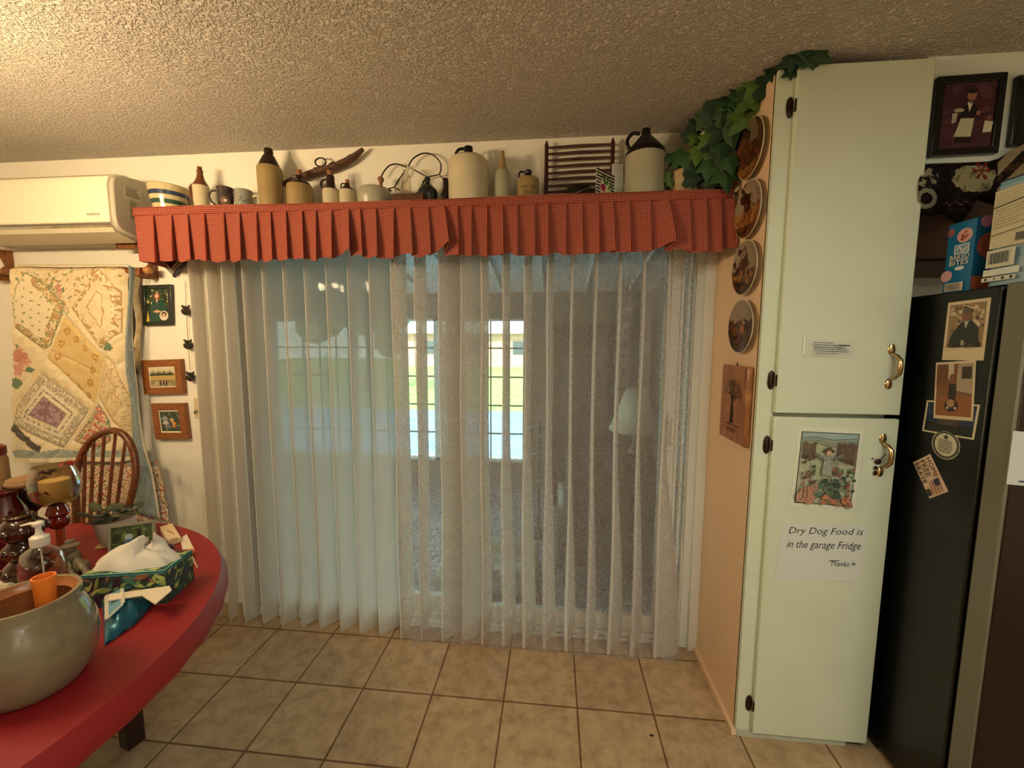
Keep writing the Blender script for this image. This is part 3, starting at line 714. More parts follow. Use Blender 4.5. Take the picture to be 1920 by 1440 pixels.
# 11 bent wire frame
wf = thing('bent_wire_frame', 'thin black bent wire frame of two loops propped against the wall', 'wire frame', (sh(780, 340, -.03).x, -.03, SHZ))
def curve(pts, y, k=5):
    P = [sh(a, b, y) for a, b in pts]; Q = []
    for i in range(len(P)-1):
        p0, p1, p2, p3 = P[max(0, i-1)], P[i], P[i+1], P[min(len(P)-1, i+2)]
        for j in range(k):
            s = j/k; Q.append(.5*(2*p1+(p2-p0)*s+(2*p0-5*p1+4*p2-p3)*s*s+(3*p1-p0-3*p2+p3)*s**3))
    return Q+[P[-1]]
MB().tube(curve([(715, 331), (721, 320), (731, 310), (743, 307.5), (752, 310), (762, 314)], -.03), .0032, 6).build('wire_loop', M_iron, wf)
MB().tube(curve([(766, 311), (774, 298), (788, 289), (801, 287.5), (814, 292), (825, 304), (827, 316), (824, 327)], -.03), .0032, 6).build('wire_loop', M_iron, wf)
for pts in ([(759, 320), (739, 351), (718, 357)], [(739, 351), (750, 357)], [(776, 318), (801, 332), (824, 327), (832, 338)], [(799, 334), (780, 365)], [(832, 338), (832, 352), (828, 368)]):
    MB().tube([sh(a, b, -.03) for a, b in pts], .0028, 6).build('wire_strut', M_iron, wf)
# 12 glass cruet
def clear(name, col, rough=.03):
    m = bpy.data.materials.new(name); m.use_nodes = True; n = m.node_tree; n.nodes.clear(); K = n.links.new
    o = n.nodes.new('ShaderNodeOutputMaterial'); tr = n.nodes.new('ShaderNodeBsdfTransparent'); g = n.nodes.new('ShaderNodeBsdfGlossy'); tr.inputs[0].default_value = (*L(col), 1)
    g.inputs['Roughness'].default_value = rough; lw = n.nodes.new('ShaderNodeLayerWeight'); lw.inputs[0].default_value = .35
    mx = n.nodes.new('ShaderNodeMixShader'); K(lw.outputs['Facing'], mx.inputs[0]); K(tr.outputs[0], mx.inputs[1]); K(g.outputs[0], mx.inputs[2]); K(mx.outputs[0], o.inputs[0]); return m
M_clear = clear('clear_glass', '#f2efe4')
t, cx, P = pot('glass_cruet', 'clear glass cruet with tapered body standing between the wire loops', 'cruet', 762, -.08, [(11.5, 379), (11.5, 367), (9.5, 345), (8, 332), (5, 329), (5, 322), (7, 315), (7.5, 313)])
turned(t, cx, -.08, P, M_clear, 'body', cap1=False); ear(t, [(768, 316), (775, 319), (774, 328), (769, 333)], .003, M_clear, y=-.08)
# 13 rusty tin
a, b = sh(740, 368, -.14), sh(797, 367, -.14)
tag(bx('rusty_tin_tray', mat('rusty_tin', '#54311f', .6, .3, var=.4, vscale=25), a.x, b.x, -.17, -.11, SHZ, a.z, bevel=.003), 'flat rusty tin tray in front of the glass cruet', 'tray')
# 14 round dark flask
t, cx, P = pot('round_flask', 'round dark blue grey glazed flask with a short neck', 'flask', 802, -.075, [(12, 388), (16, 380), (19, 368), (18, 358), (12, 350), (6, 345), (4.5, 340), (6, 337), (5.5, 334)])
turned(t, cx, -.075, P, mat('midnight_glaze', '#1f2326', .18, var=.4, vscale=18), 'body'); ear(t, [(797, 338), (793, 341), (794, 347)], .0035, M_blk, y=-.075)
# 15 dark wooden stop block
t = thing('iron_bookend', 'dark brown upright iron bracket beside the largest black topped jug', 'bracket', (sh(836, 377, -.06).x, -.06, SHZ))
a, b = sh(832, 335, -.06), sh(840, 334, -.06); bx('upright', M_iron, a.x, b.x, -.075, -.04, SHZ, a.z, t, .003); a2 = sh(815, 372, -.09)
MB().ball((a2.x+.022, -.09, SHZ+.008), .009, 10, (1.6, 1, .6)).build('foot', M_iron, t)
# 16 big crock jug
jug('large off white stoneware jug with black spout and ring handle', 879, [(35, 385), (37.5, 379), (38, 360), (38, 315), (36, 303), (28, 297), (14, 293), (9, 290), (8.5, 282), (8, 276)], 298, M_cream, M_blk, [(872, 279), (861, 280), (855, 288), (857, 295)], None, .0065)
# 17 tan bottle
bottle('slim grey tan bottle with ochre neck right of the large jug', 942, [(13.5, 384), (14.5, 377), (15, 350), (14, 328), (9, 316), (6, 303), (6, 296), (4, 293), (4, 284)], 321, M_grey, M_tan)
# 18 small stamped jug
t, cx = jug('small ochre jug with incised lettering and black top', 990, [(19, 382), (20.5, 376), (20.5, 350), (20, 338), (15, 334), (8, 330), (6, 327), (7, 323), (6, 320)], 335, M_tan, M_blk, [(983, 323), (976, 322), (973, 328), (976, 335)], None, .004)
front(cx, .0505, SHZ+.062, .075, .05, 'incised_lettering', lambda F: (F.text('MAI  EN', .08, .92, .68, .95, '#6b5226'), F.text('IZARK', .15, .85, .18, .48, '#6b5226')), t, ang=6)
# 19 spindle rack
rk = thing('spindle_rack', 'dark wooden rack of horizontal spindles leaning on the wall', 'rack', (sh(1086, 372, -.03).x, -.03, SHZ)); M_rk = wood('dark_stained_wood', '#3a1810', '#52261a', 12, .35)
for px, top in ((1025, 265), (1149.5, 259)): p = sh(px, top, -.03); MB().lathe([(.009, SHZ), (.009, p.z-.015), (.006, p.z-.01), (.004, p.z)], (p.x, -.03, 0), 12).build('post', M_rk, rk)
rows = [(278, 271), (290, 283), (302, 295), (314, 307), (326, 319), (337.5, 331), (350, 344), (361, 356), (372, 367)]
for a, b in rows: MB().tube([sh(1026, a-.6, -.03), sh(1088, (a+b)/2-1.4, -.03), sh(1149, b-.6, -.03)], [.005, .007, .005], 8).build('spindle', M_rk, rk)
# 20 dark lid
ld = thing('cast_iron_lid', 'dark green black domed lid with a bright metal strip', 'lid', (sh(1087, 371, -.08).x, -.08, SHZ)); c = sh(1087, 369, -.08)
M_lid = mat('greenish_iron', '#1d2018', .5, .3, var=.2); MB().lathe([(.082, 0), (.08, .004), (.074, .03), (.055, .05), (.03, .06), (.001, .064)], (c.x, -.055, SHZ+.034), 36, Matrix.Rotation(R(75), 3, 'X')).build('dome', M_lid, ld)
MB().tube([sh(1064, 369, -.125), sh(1085, 360, -.125), sh(1112, 350, -.125)], .0025, 6).build('metal_strip', M_chr, ld)
# 21 striped radish card and white card behind
a, b, c = sh(1117, 374, -.175), sh(1150.5, 374, -.075), sh(1117, 313, -.175)
zb = SHZ; bl = Vector((a.x, a.y, zb)); br = Vector((b.x, b.y, zb)); tl = Vector((bl.x, bl.y, sh(1117, 313, -.175).z)); h2 = sh(1150.5, 291, -.075).z
F = Flat(bl, br, tl, base='#efe2cc')
for k in range(11): F.poly([(0, k*.092+.02), (1, k*.092+.02), (1, k*.092+.065), (0, k*.092+.065)], '#1d1a22')
F.disc(.48, .42, .3, '#efe2cc', 20, .36); F.disc(.36, .48, .15, '#b01f3f', 16, .11); F.disc(.58, .42, .13, '#f0dfc0', 16, .1)
F.poly([(.4, .58), (.3, .84), (.44, .86), (.5, .6)], '#3f6a35').poly([(.5, .6), (.55, .88), (.68, .84), (.6, .6)], '#4d7a3a').poly([(.6, .52), (.8, .75), (.86, .68), (.66, .46)], '#5c8640').line([(.56, .33), (.5, .2)], .02, '#efe2cc').rect(.1, .04, .85, .12, '#e9a58c')
t = tag(F.build('radish_card', None), 'black and white striped card with radishes leaning by the spindle rack', 'card')
a, b = sh(1151, 372, -.06), sh(1167, 372, -.06); c = sh(1151, 303, -.06)
F = Flat((a.x-.01, -.06, SHZ), (b.x+.004, -.05, SHZ), (a.x-.01, -.04, c.z), base='#cdd0c6')
for k in (9, 8.6, 8.2, 7, 6.6, 4.6, 4.3, 4.0): F.line([(.3, k/10), (.85, k/10)], .006, '#8c8f88')
tag(F.build('white_card', None), 'white printed card standing half hidden behind the striped radish card', 'card')
# 23 tall black shouldered jug
jug('tallest jug with wide black shoulder and handle beside the ivy', 1207, [(35, 378), (37.5, 372), (38, 340), (38, 300), (38, 290), (35, 283), (20, 266), (11, 256), (9, 251), (8, 243)], 294, M_grey, M_blk, [(1200, 251), (1188, 250), (1179, 258), (1176, 268), (1180, 280)], None, .0075)
# 24 planter
pl = thing('ivy_planter', 'tan planter overflowing with green ivy trailing along the cabinet top', 'potted plant', (sh(1287, 370, -.11).x, -.11, SHZ))
cx = sh(1284, 370, -.11).x; r = sh(1314, 340, -.11).x-cx
MB().lathe([(r*.75, SHZ), (r*.9, SHZ+.03), (r, SHZ+.08), (r*.98, SHZ+.125), (r*.9, SHZ+.125), (r*.88, SHZ+.05), (.02, SHZ+.05)], (cx, -.11, 0), 36).build('pot', mat('tan_fluted_pot', '#b09468', .6, var=.3, vscale=9, stretch=(1, 1, 8)), pl)
M_leafA = mat('ivy_green', '#27461e', .65, var=.35, vscale=14); M_leafB = mat('ivy_light_green', '#4f6a2b', .5, var=.25, vscale=18); M_leafD = mat('ivy_dark_green', '#16301a', .65)
LEAF = [(0, 0), (-.28, -.12), (-.46, .12), (-.36, .30), (-.52, .55), (-.22, .58), (-.16, .74), (0, 1.05), (.16, .74), (.22, .58), (.52, .55), (.36, .30), (.46, .12), (.28, -.12)]
def leaf(mb, c, size, d, nrm, mi=0):
    d = Vector(d).normalized(); nrm = Vector(nrm); nrm = (nrm-d*nrm.dot(d)).normalized(); x = d.cross(nrm)
    k = [Vector(c)+d*size*(.42-.5)]+[Vector(c)+(x*u+d*(v-.5)-nrm*(.25*abs(u)+.12*(v-.5)**2))*size for u, v in LEAF]
    k[0] = Vector(c)+(d*(.40-.5)+nrm*.03)*size
    mb.mi = mi; n = len(LEAF); mb.add(k, [(0, 1+i, 1+(i+1) % n) for i in range(n)])
mb = MB(); rd = random.Random(5)
# explicit leaves (px,py,y,size,dir2d px,mat) following the trailing line up to the cabinet top
IV = [(1272, 300, -.17, .085, (-.6, .8), 0), (1252, 296, -.15, .06, (-1, .1), 0), (1308, 292, -.2, .09, (-.2, 1), 1), (1290, 312, -.18, .07, (-.4, 1), 0), (1246, 335, -.14, .05, (-.2, 1), 1), (1238, 352, -.13, .055, (-.6, 1), 0), (1258, 345, -.15, .04, (.3, 1), 1),
 (1328, 318, -.22, .1, (-.1, 1), 0), (1352, 305, -.23, .1, (.2, 1), 2), (1362, 335, -.24, .12, (.1, 1), 0), (1330, 345, -.2, .1, (-.2, 1), 2), (1316, 228, -.2, .1, (-.3, .3), 0), (1335, 225, -.22, .08, (.3, .8), 2), (1348, 250, -.23, .11, (-.6, 1), 2), (1372, 248, -.25, .13, (.2, 1), 0), (1322, 265, -.2, .08, (-.8, .7), 1), (1330, 282, -.2, .1, (-.2, 1), 2),
 (1342, 200, -.24, .09, (-.3, .6), 2), (1362, 182, -.27, .1, (-.4, .2), 0), (1378, 195, -.28, .11, (.1, 1), 0), (1395, 182, -.3, .1, (-.5, 1), 0), (1390, 212, -.29, .1, (-1, .6), 1), (1408, 226, -.31, .12, (-.8, .9), 1), (1420, 160, -.33, .1, (.8, -.2), 1), (1405, 150, -.33, .08, (0, -1), 0), (1425, 190, -.33, .11, (-.8, .8), 1), (1436, 148, -.36, .12, (.9, -.1), 1), (1412, 172, -.3, .1, (.3, .6), 2),
 (1445, 140, -.37, .1, (.3, -1), 2), (1460, 128, -.38, .11, (.4, .5), 2), (1476, 116, -.47, .07, (-.5, .2), 0), (1492, 112, -.485, .06, (.6, .3), 2), (1508, 106, -.49, .06, (.3, .5), 2), (1530, 103, -.49, .075, (.7, .1), 0), (1545, 104, -.49, .06, (.8, .5), 0), (1385, 165, -.3, .09, (-.5, -.4), 0), (1352, 218, -.25, .08, (0, 1), 0), (1300, 262, -.17, .06, (-.5, .8), 1), (1385, 235, -.27, .09, (-.2, 1), 0), (1344, 275, -.22, .1, (-.4, 1), 0), (1340, 320, -.21, .1, (.3, 1), 0), (1370, 312, -.25, .08, (.2, 1), 0)]
for px, py, y, s, (a, b), mi in IV:
    c = at(px, py, 'y', y)
    if c.z > 2.418: c.z = 2.418
    c.x = min(c.x, .995-.2*s if c.z < 2.40 else 9); d = Vector((a, rd.uniform(-.25, .25), -b)); nn = Vector((rd.uniform(-.35, .2)-.2, -1, rd.uniform(-.1, .35)))
    leaf(mb, c, s, d, nn, mi)
    if mi != 1:
        c2 = c+Vector((rd.uniform(-.05, .01), rd.uniform(.02, .06), rd.uniform(-.04, .02)));
        if c2.z < 2.42: leaf(mb, c2, s*.8, Vector((rd.uniform(-1, 1), 0, -rd.random())), nn, 2)
mb.build('foliage', [M_leafA, M_leafB, M_leafD], pl, smooth=False)
mb = MB()
for pts in ([(1290, 318, -.12), (1320, 280, -.18), (1345, 235, -.22), (1375, 205, -.27), (1410, 180, -.31), (1440, 150, -.36), (1475, 118, -.47), (1540, 106, -.487)], [(1290, 318, -.12), (1270, 300, -.15), (1248, 320, -.14), (1240, 350, -.13)], [(1300, 318, -.13), (1340, 300, -.2), (1360, 330, -.24)]):
    mb.tube([at(a, b, 'y', c) for a, b, c in pts], .0028, 6)
mb.build('vine', mat('vine_stem', '#4a4a2a', .6), pl)
# ================================================================== air conditioner
ac = thing('air_conditioner', 'cream wall mounted split air conditioner at the top left of the wall', 'air conditioner', (-2.1, -.12, 2.0))
M_acw = mat('cream_plastic', '#e6dcc0', .3); M_acg = mat('grey_plastic', '#b3ab98', .4)
prof = [(0, 2.27), (-.10, 2.28), (-.19, 2.27), (-.232, 2.25), (-.243, 2.22), (-.245, 2.08), (-.240, 2.04), (-.22, 2.02), (-.14, 2.0), (0, 1.995)]
x0, x1 = -2.55, -1.685
MB().prism([(x0, y, z) for y, z in prof], (x1-x0, 0, 0)).build('body', M_acg, ac, bevel=.006)
MB().prism([(x0+.004, y, z) for y, z in [(-.150, 2.283), (-.205, 2.273), (-.243, 2.252), (-.256, 2.215), (-.257, 2.052), (-.250, 2.047), (-.24, 2.047), (-.235, 2.21), (-.18, 2.26)]], (x1-x0-.022, 0, 0)).build('front_panel', M_acw, ac, bevel=.005)
MB().prism([(x0+.01, y, z) for y, z in [(-.250, 2.044), (-.252, 2.036), (-.236, 2.03), (-.232, 2.04)]], (x1-x0-.03, 0, 0)).build('chrome_strip', M_chr, ac, bevel=.001)
MB().prism([(x0+.03, y, z) for y, z in [(-.236, 2.030), (-.225, 2.012), (-.13, 1.985), (-.13, 1.992), (-.22, 2.02)]], (x1-x0-.06, 0, 0)).build('louvre', mat('warm_white_plastic', '#cbbfa2', .35), ac)
p, q = at(163, 404, 'y', -.258), at(188, 399, 'y', -.258)
F = Flat((p.x, -.258, p.z), (q.x, -.258, p.z), (p.x, -.258, q.z), base=None); F.text('INVERTER', 0, 1, 0, 1, '#57503f'); F.build('lettering', ac)
X = x1+.001
a = [at(233, 346, 'x', X), at(262, 352, 'x', X), at(236, 370, 'x', X)]
F = Flat((X, at(233, 366, 'x', X).y, a[2].z), (X, a[1].y, a[2].z), (X, a[0].y, a[0].z-.003), base='#cfc8b4', th=.0005, toward=Vector((5, 0, 2)))
for k in range(9): F.line([(.04, .95-.1*k), (random.uniform(.7, .97), .95-.1*k)], .05, '#6f6a5c')
F.build('warning_label', ac)
b = [at(241, 372, 'x', X), at(256, 378, 'x', X), at(243, 412, 'x', X)]
F = Flat((X, b[0].y, b[2].z), (X, b[1].y, b[2].z), (X, b[0].y, b[0].z), base='#a8a184', th=.0005, toward=Vector((5, 0, 2))); F.rect(.1, .1, .9, .9, '#8b8568').disc(.5, .45, .3, '#5c5844').disc(.5, .45, .16, '#a8a184')
F.build('energy_sticker', ac)

# ================================================================== quilt on its rack
M_oak = wood('oak_wood', '#5c3318', '#8a5427', 10, .35, (8, 8, 2))
rk = thing('quilt_rack', 'wooden wall rack with side brackets and knobs holding the quilt', 'rack', (-2.19, -.06, 1.82))
for s, (pa, pb) in enumerate((((0, 455), (18, 530)), ((262, 470), (283, 522)))):
    xx = -2.60 if s == 0 else at(272, 500, 'y', -.06).x
    out = [(0, 1.99), (-.05, 1.988), (-.07, 1.975), (-.045, 1.95), (-.03, 1.91), (-.05, 1.885), (-.10, 1.875), (-.105, 1.835), (-.07, 1.825), (0, 1.83)]
    MB().prism([(xx-.011, y-.001, z) for y, z in out], (.022, 0, 0)).build('bracket', M_oak, rk, bevel=.003)
    kx = xx+(.055 if s else -.055)
    MB().lathe([(.009, -.05), (.009, 0), (.008, .012), (.018, .02), (.021, .033), (.016, .046), (.004, .052)], (xx+.0 if s else xx, -.075, 1.865), 16, Matrix.Rotation(R(90 if s else -90), 3, 'Y')).build('knob', wood('light_oak', '#9a6a38', '#b98650', 10), rk)
MB().tube([(-2.60, -.07, 1.865), (xx, -.07, 1.865)], .014, 12).build('rod', M_oak, rk)
ap, bp_ = at(214, 446, 'y', -.10), at(250, 466, 'y', -.10)
bx('upper_arm', M_oak, ap.x, bp_.x+.03, -.10, -.08, bp_.z, ap.z, rk, .006)

QX0, QX1, QZ0, QZ1 = at(30, 700, 'y', -.1).x, at(244, 700, 'y', -.1).x, .862, 1.895
def nz(x, y, s=1., k=0): return noise.noise(Vector((x*s, y*s, k*7.3)))
def inpoly(x, y, P):
    c = False; n = len(P)
    for i in range(n):
        x1_, y1_ = P[i]; x2_, y2_ = P[i-1]
        if (y1_ > y) != (y2_ > y) and x < (x2_-x1_)*(y-y1_)/(y2_-y1_)+x1_: c = not c
    return c
def edged(x, y, P):
    d = 1e9; n = len(P)
    for i in range(n):
        ax, ay = P[i-1]; bx_, by = P[i]; dx, dy = bx_-ax, by-ay; t = max(0, min(1, ((x-ax)*dx+(y-ay)*dy)/(dx*dx+dy*dy)))
        d = min(d, math.hypot(x-ax-t*dx, y-ay-t*dy))
    return d
# pattern space: the 720 x 1100 unit front of the quilt
PA = [(155, 92), (240, 130), (385, 270), (370, 330), (300, 500), (262, 525), (95, 400), (88, 270), (110, 170)]
PB = [(600, 70), (730, 190), (735, 300), (735, 430), (625, 520), (430, 290)]
PCc = [(392, 340), (640, 570), (540, 830), (275, 570)]
PD = [(245, 655), (505, 865), (380, 1075), (88, 940), (105, 850)]
PE = [(565, 832), (640, 925), (648, 1040), (560, 1090), (432, 1035)]
PF = [(650, 560), (700, 600), (750, 800), (748, 990), (660, 930), (570, 790), (600, 700)]
FL = [(410, 420), (465, 465), (520, 515), (585, 565), (555, 640), (530, 710), (510, 785), (450, 740), (385, 685), (318, 635), (342, 560), (370, 490)]
cc = {k: C(v) for k, v in dict(base='#e0cb9c', cream='#e8d9b4', yel='#dcc083', yel2='#d6b674', or_='#b98437', grn='#6d7f55', red='#b8564a', pink='#c97a6c', tan='#b78f5c', pur='#7d5566', pur2='#a48793', gb='#8b8071', navy='#2e3038', blue='#8b9a98', white='#e6dabc', dgr='#4d6e55').items()}
def mixc(a, b, t): return tuple(a[i]+(b[i]-a[i])*t for i in range(3))
def qcol(u, v):
    x = 85+u*665; y = 50+(1-v)*1100; n1 = nz(x, y, .02); n2 = nz(x, y, .055, 1); n3 = nz(x, y, .11, 2)
    if y > 1128: return cc['white']
    if y > 1085+6*math.sin(x*.03): return mixc(cc['blue'], cc['white'], max(0, n3)*.6)
    # roses on the left edge
    for rx, ry, rr, ck in ((128, 560, 44, 'red'), (118, 630, 38, 'pink'), (165, 590, 30, 'pink'), (355, 175, 20, 'red'), (360, 205, 16, 'pink')):
        d = math.hypot(x-rx, y-ry)+n3*22
        if d < rr: return mixc(cc[ck], cc['white'], .35*(math.sin(d*.5)+1)*.5)
    for rx, ry, rr in ((110, 710, 34), (185, 635, 20), (110, 505, 16), (672, 508, 30), (350, 145, 9), (385, 185, 9)):
        if math.hypot(x-rx, (y-ry)*1.3)+n3*18 < rr: return cc['dgr']
    if inpoly(x, y, PD):
        d = edged(x, y, PD)
        if d < 5: return cc['gb']
        if d < 46: return mixc(cc['gb'], cc['cream'], .25+.6*(n3 > .05))
        if d < 62: return cc['white']
        if d < 72: return cc['gb'] if n3 > -.15 else cc['white']
        if d < 88: return cc['white']
        if d < 94: return cc['gb']
        return cc['pur'] if n2+n3*.7 > -.08 else cc['pur2']
    if inpoly(x, y, PE):
        d = edged(x, y, PE)
        if d < 6: return mixc(cc['gb'], cc['navy'], .4)
        f = n2+.5*n3
        return cc['red'] if f > .22 else cc['pink'] if f > .02 else cc['grn'] if f < -.28 else cc['base']
    if inpoly(x, y, PF):
        d = edged(x, y, PF)
        if d < 4: return cc['tan']
        return cc['tan'] if abs(n2+.4*n3) < .07 else cc['base']
    if inpoly(x, y, PCc):
        for fx, fy in FL:
            d = math.hypot(x-fx, y-fy)+n3*14
            if d < 20: return cc['or_'] if d > 6 else cc['yel']
        return mixc(cc['yel'], cc['yel2'], .5+n1)
    if inpoly(x, y, PA):
        d = edged(x, y, PA)
        if d < 5: return cc['grn']
        if d < 45 and (x > 200 or y > 380): return cc['tan'] if n2+n3*.6 > .0 else mixc(cc['yel'], cc['cream'], .5) if n3 > -.2 else cc['grn']
        gx, gy = (x % 46)-23, ((y+23*(int(x/46) % 2)) % 46)-23
        if abs(gx)+abs(gy)*1.3+n3*5 < 8: return cc['grn']
        return cc['cream']
    if inpoly(x, y, PB):
        d = edged(x, y, PB)
        if d < 4: return cc['tan']
        if d < 38: return cc['tan'] if n2+.5*n3 > .0 else cc['cream']
        if 84 < d < 90: return cc['tan']
        return mixc(cc['cream'], cc['base'], .5+n1)
    if y > 955+(x-95)*.72-14 and x < 265 and y < 975+(x-95)*.72+10: return cc['navy']
    if y > 1000 and x < 300 and n2 > -.1: return cc['white']
    if x > 480 and y < 120 and n2+.3*n3 > .22: return cc['tan']
    if y < 330 and x < 560 and n2+.4*n3 > .34: return cc['grn'] if n1 > 0 else cc['tan']
    return mixc(cc['base'], cc['cream'], .5+n1)
_qc = qcol
def qcol(u, v):
    c = _qc(u, v); s = nz(u*90, v*140, 1, 9)
    return tuple(x*(1+.10*s) for x in mixc(c, cc['cream'], .12))
def qh(u, v):
    x = 85+u*665; y = 50+(1-v)*1100
    d = min(edged(x, y, P) for P in (PA, PB, PCc, PD, PE, PF))
    h = .014*min(1, d/30)+.0016*nz(x, y, .035, 6)+.0008*nz(x, y, .1, 7)
    if inpoly(x, y, PD): h = min(h, .004*abs(math.sin(edged(x, y, PD)*.085))+.002)
    for fx, fy in FL: h -= .003*max(0, 1-abs(math.hypot(x-fx, y-fy)-24)/8)
    if inpoly(x, y, PCc): h = min(h, .007*min(1, min(abs((x-455)*.45-(y-600)), abs((x-455)*2+(y-600))*.5)/18+.2))
    else: h = min(h, .011*min(1, .25+abs(math.sin((x+y)*.026))*1.1))
    return h
def qpos(u, v):
    row = 865-368*v; a_, b_ = at(29, row, 'y', -.1), at(231+7*(1-v), row, 'y', -.1); x = a_.x+(b_.x-a_.x)*u; z = a_.z+(b_.z-a_.z)*u
    x += .008*math.sin(v*6)*u
    rt = max(0, (v-.975)/.025); y = -.098-.010*math.sin(u*7+v*2)-.006*math.sin(v*9+u*3)-qh(u, v)*(1-rt)
    if u > .93: y += .035*((u-.93)/.07)**2
    return Vector((x, y+rt*.028, z+(-.006 if rt > .9 else 0)))
ql = thing('patchwork_quilt', 'cream and yellow floral patchwork quilt folded over the wall rack', 'quilt', (-2.19, -.08, .5))
MB().grid(qpos, 150, 230, col=qcol).build('front_fold', CLOTHP, ql, angle=0, loc=None)
def over(u, v):
    a = PI*.5*v; p_ = qpos(u, 1); return Vector((p_.x, -.07-.035*math.cos(a), p_.z-.002+.015*math.sin(a)))
MB().grid(over, 20, 6, col=lambda u, v: cc['cream']).build('top_fold', CLOTHP, ql, angle=0)
def lowcol(u, v):
    f = nz(u*60, v*40, 1, 3)+.4*nz(u*140, v*90, 1, 4)
    return cc['red'] if f > .42 else cc['pink'] if f > .25 else cc['dgr'] if f < -.42 else cc['tan'] if abs(f) < .05 else C('#d9ccb0') if v < .95 else cc['blue']
MB().grid(lambda u, v: Vector((-2.33+.56*u+.05*u*(1-v), -.075-.012*math.sin(u*11)-.004*math.sin(v*23), .42+.46*v)), 90, 70, col=lowcol).build('back_layer', CLOTHP, ql, angle=0)
# side folds: blue backing seen edge on
def fold(Lp, Rp, y0, y1, colr, nm, wave=.006):
    def f(u, v):
        k = v*(len(Lp)-1); i = min(int(k), len(Lp)-2); s = k-i
        a = Vector(at(Lp[i][0], Lp[i][1], 'y', y0)).lerp(at(Lp[i+1][0], Lp[i+1][1], 'y', y0), s); b = Vector(at(Rp[i][0], Rp[i][1], 'y', y1)).lerp(at(Rp[i+1][0], Rp[i+1][1], 'y', y1), s)
        return a.lerp(b, u)+Vector((0, -.012*math.sin(PI*u)+wave*math.sin(v*13+u*2), 0))
    MB().grid(f, 12, 60, col=colr).build(nm, CLOTHP, ql, angle=0, solid=.004)
bl1, bl2, dk = C('#767f80'), C('#8f9b99'), C('#2b2d31')
fold([(243, 497), (242, 560), (240, 640), (240, 700), (246, 760), (250, 830), (255, 880), (256, 960)], [(252, 503), (250, 560), (250, 640), (252, 700), (260, 760), (272, 830), (284, 880), (300, 975)], -.104, -.085, lambda u, v: cc['white'] if u > .9 or abs(v*9 % 1) < -.1 else mixc(bl1, bl2, .5+nz(u*9, v*30)), 'blue_backing')
fold([(250, 500), (250, 545), (251, 600), (253, 660), (256, 700)], [(262, 508), (262, 560), (266, 600), (263, 660), (258, 700)], -.045, -.015, lambda u, v: mixc(cc['cream'], cc['tan'], .4+.6*nz(u*8, v*30, 1, 2)) if u > .35 else dk, 'inner_fold')
fold([(252, 830), (250, 870), (254, 905), (250, 975)], [(268, 838), (270, 870), (285, 905), (290, 975)], -.05, -.045, lambda u, v: mixc(C('#c9b48c'), cc['pink'], max(0, nz(u*20, v*20, 1, 5)*2)), 'lower_fold')

# ================================================================== wall pictures left of the door
def frame_rect(name, label, corners, border, m_frame, mat_col, draw, th=.014, y=-.002, cat='picture frame', inset=0):
    (px0, py0), (px1, py1), (px2, py2) = corners      # bl, br, tl
    a, b, c = at(px0, py0, 'y', y-th), at(px1, py1, 'y', y-th), at(px2, py2, 'y', y-th)
    U = (b-a); V = (c-a); t = thing(name, label, cat, (a.x+U.x/2, y, a.z))
    P = lambda u, v, d=0: a+U*u+V*v+Vector((0, d, 0)); w, h = U.length, V.length; bu, bv = border/w, border/h; mb = MB()
    rim = [((0, 0), (1, 0), (1-bu, bv), (bu, bv)), ((1, 0), (1, 1), (1-bu, 1-bv), (1-bu, bv)), ((1, 1), (0, 1), (bu, 1-bv), (1-bu, 1-bv)), ((0, 1), (0, 0), (bu, bv), (bu, 1-bv))]
    for q in rim: mb.prism([P(*k) for k in q], (0, th-.001, 0))
    mb.build('frame', m_frame, t, bevel=.002)
    F = Flat(P(bu, bv, .006), P(1-bu, bv, .006), P(bu, 1-bv, .006), base=mat_col, th=.002); draw(F); F.build('picture', t, GLOSSP)
    return t
def person(F, u, v, h, coat, skin='#b98a6a', hair='#3a2418', w=.5):
    F.poly([(u-h*w*.30, v), (u+h*w*.30, v), (u+h*w*.34, v+h*.45), (u+h*w*.22, v+h*.72), (u-h*w*.22, v+h*.72), (u-h*w*.34, v+h*.45)], coat)
    F.disc(u, v+h*.86, h*w*.2, hair, 12); F.disc(u, v+h*.84, h*w*.14, skin, 12)
def pic1(F):
    F.rect(0, 0, 1, 1, '#28331f'); F.blobs(60, (.02, .5, .98, .98), .07, ['#3d4a2c', '#5c6438', '#c3b98a', '#1c2417'], 2)
    F.poly([(.1, .0), (.16, .42), (.3, .62), (.42, .68), (.62, .68), (.78, .6), (.95, .38), (.85, 0)], '#1f4437'); F.poly([(.28, .3), (.5, .36), (.7, .3), (.5, .26)], '#c99a78')
    F.disc(.5, .76, .15, '#6a3420', 14, .12); F.disc(.5, .78, .09, '#d1a384', 12, .075); F.poly([(.45, .68), (.55, .68), (.5, .55)], '#d1a384'); F.poly([(0, 0), (.08, .35), (.16, .05), (.14, 0)], '#b99a3c')
    F.disc(.80, .17, .2, '#c9b9a0', 20, .15); F.disc(.80, .21, .11, '#20130e', 12, .08); F.disc(.8, .19, .075, '#d1a384', 12, .055); F.rect(.7, .06, .9, .12, '#d8d2c8')
M_dgf = mat('dark_green_frame', '#1c211b', .3, coat=.3)
frame_rect('picture_frame', 'dark green framed portrait of a person in a green dress with a small oval inset', [(267, 610.5), (322, 609), (264, 535)], .02, M_dgf, '#b9b59a', pic1, th=.02)
M_oakf = wood('honey_oak_frame', '#6f3f1c', '#94592a', 10, .3, (3, 3, 14))
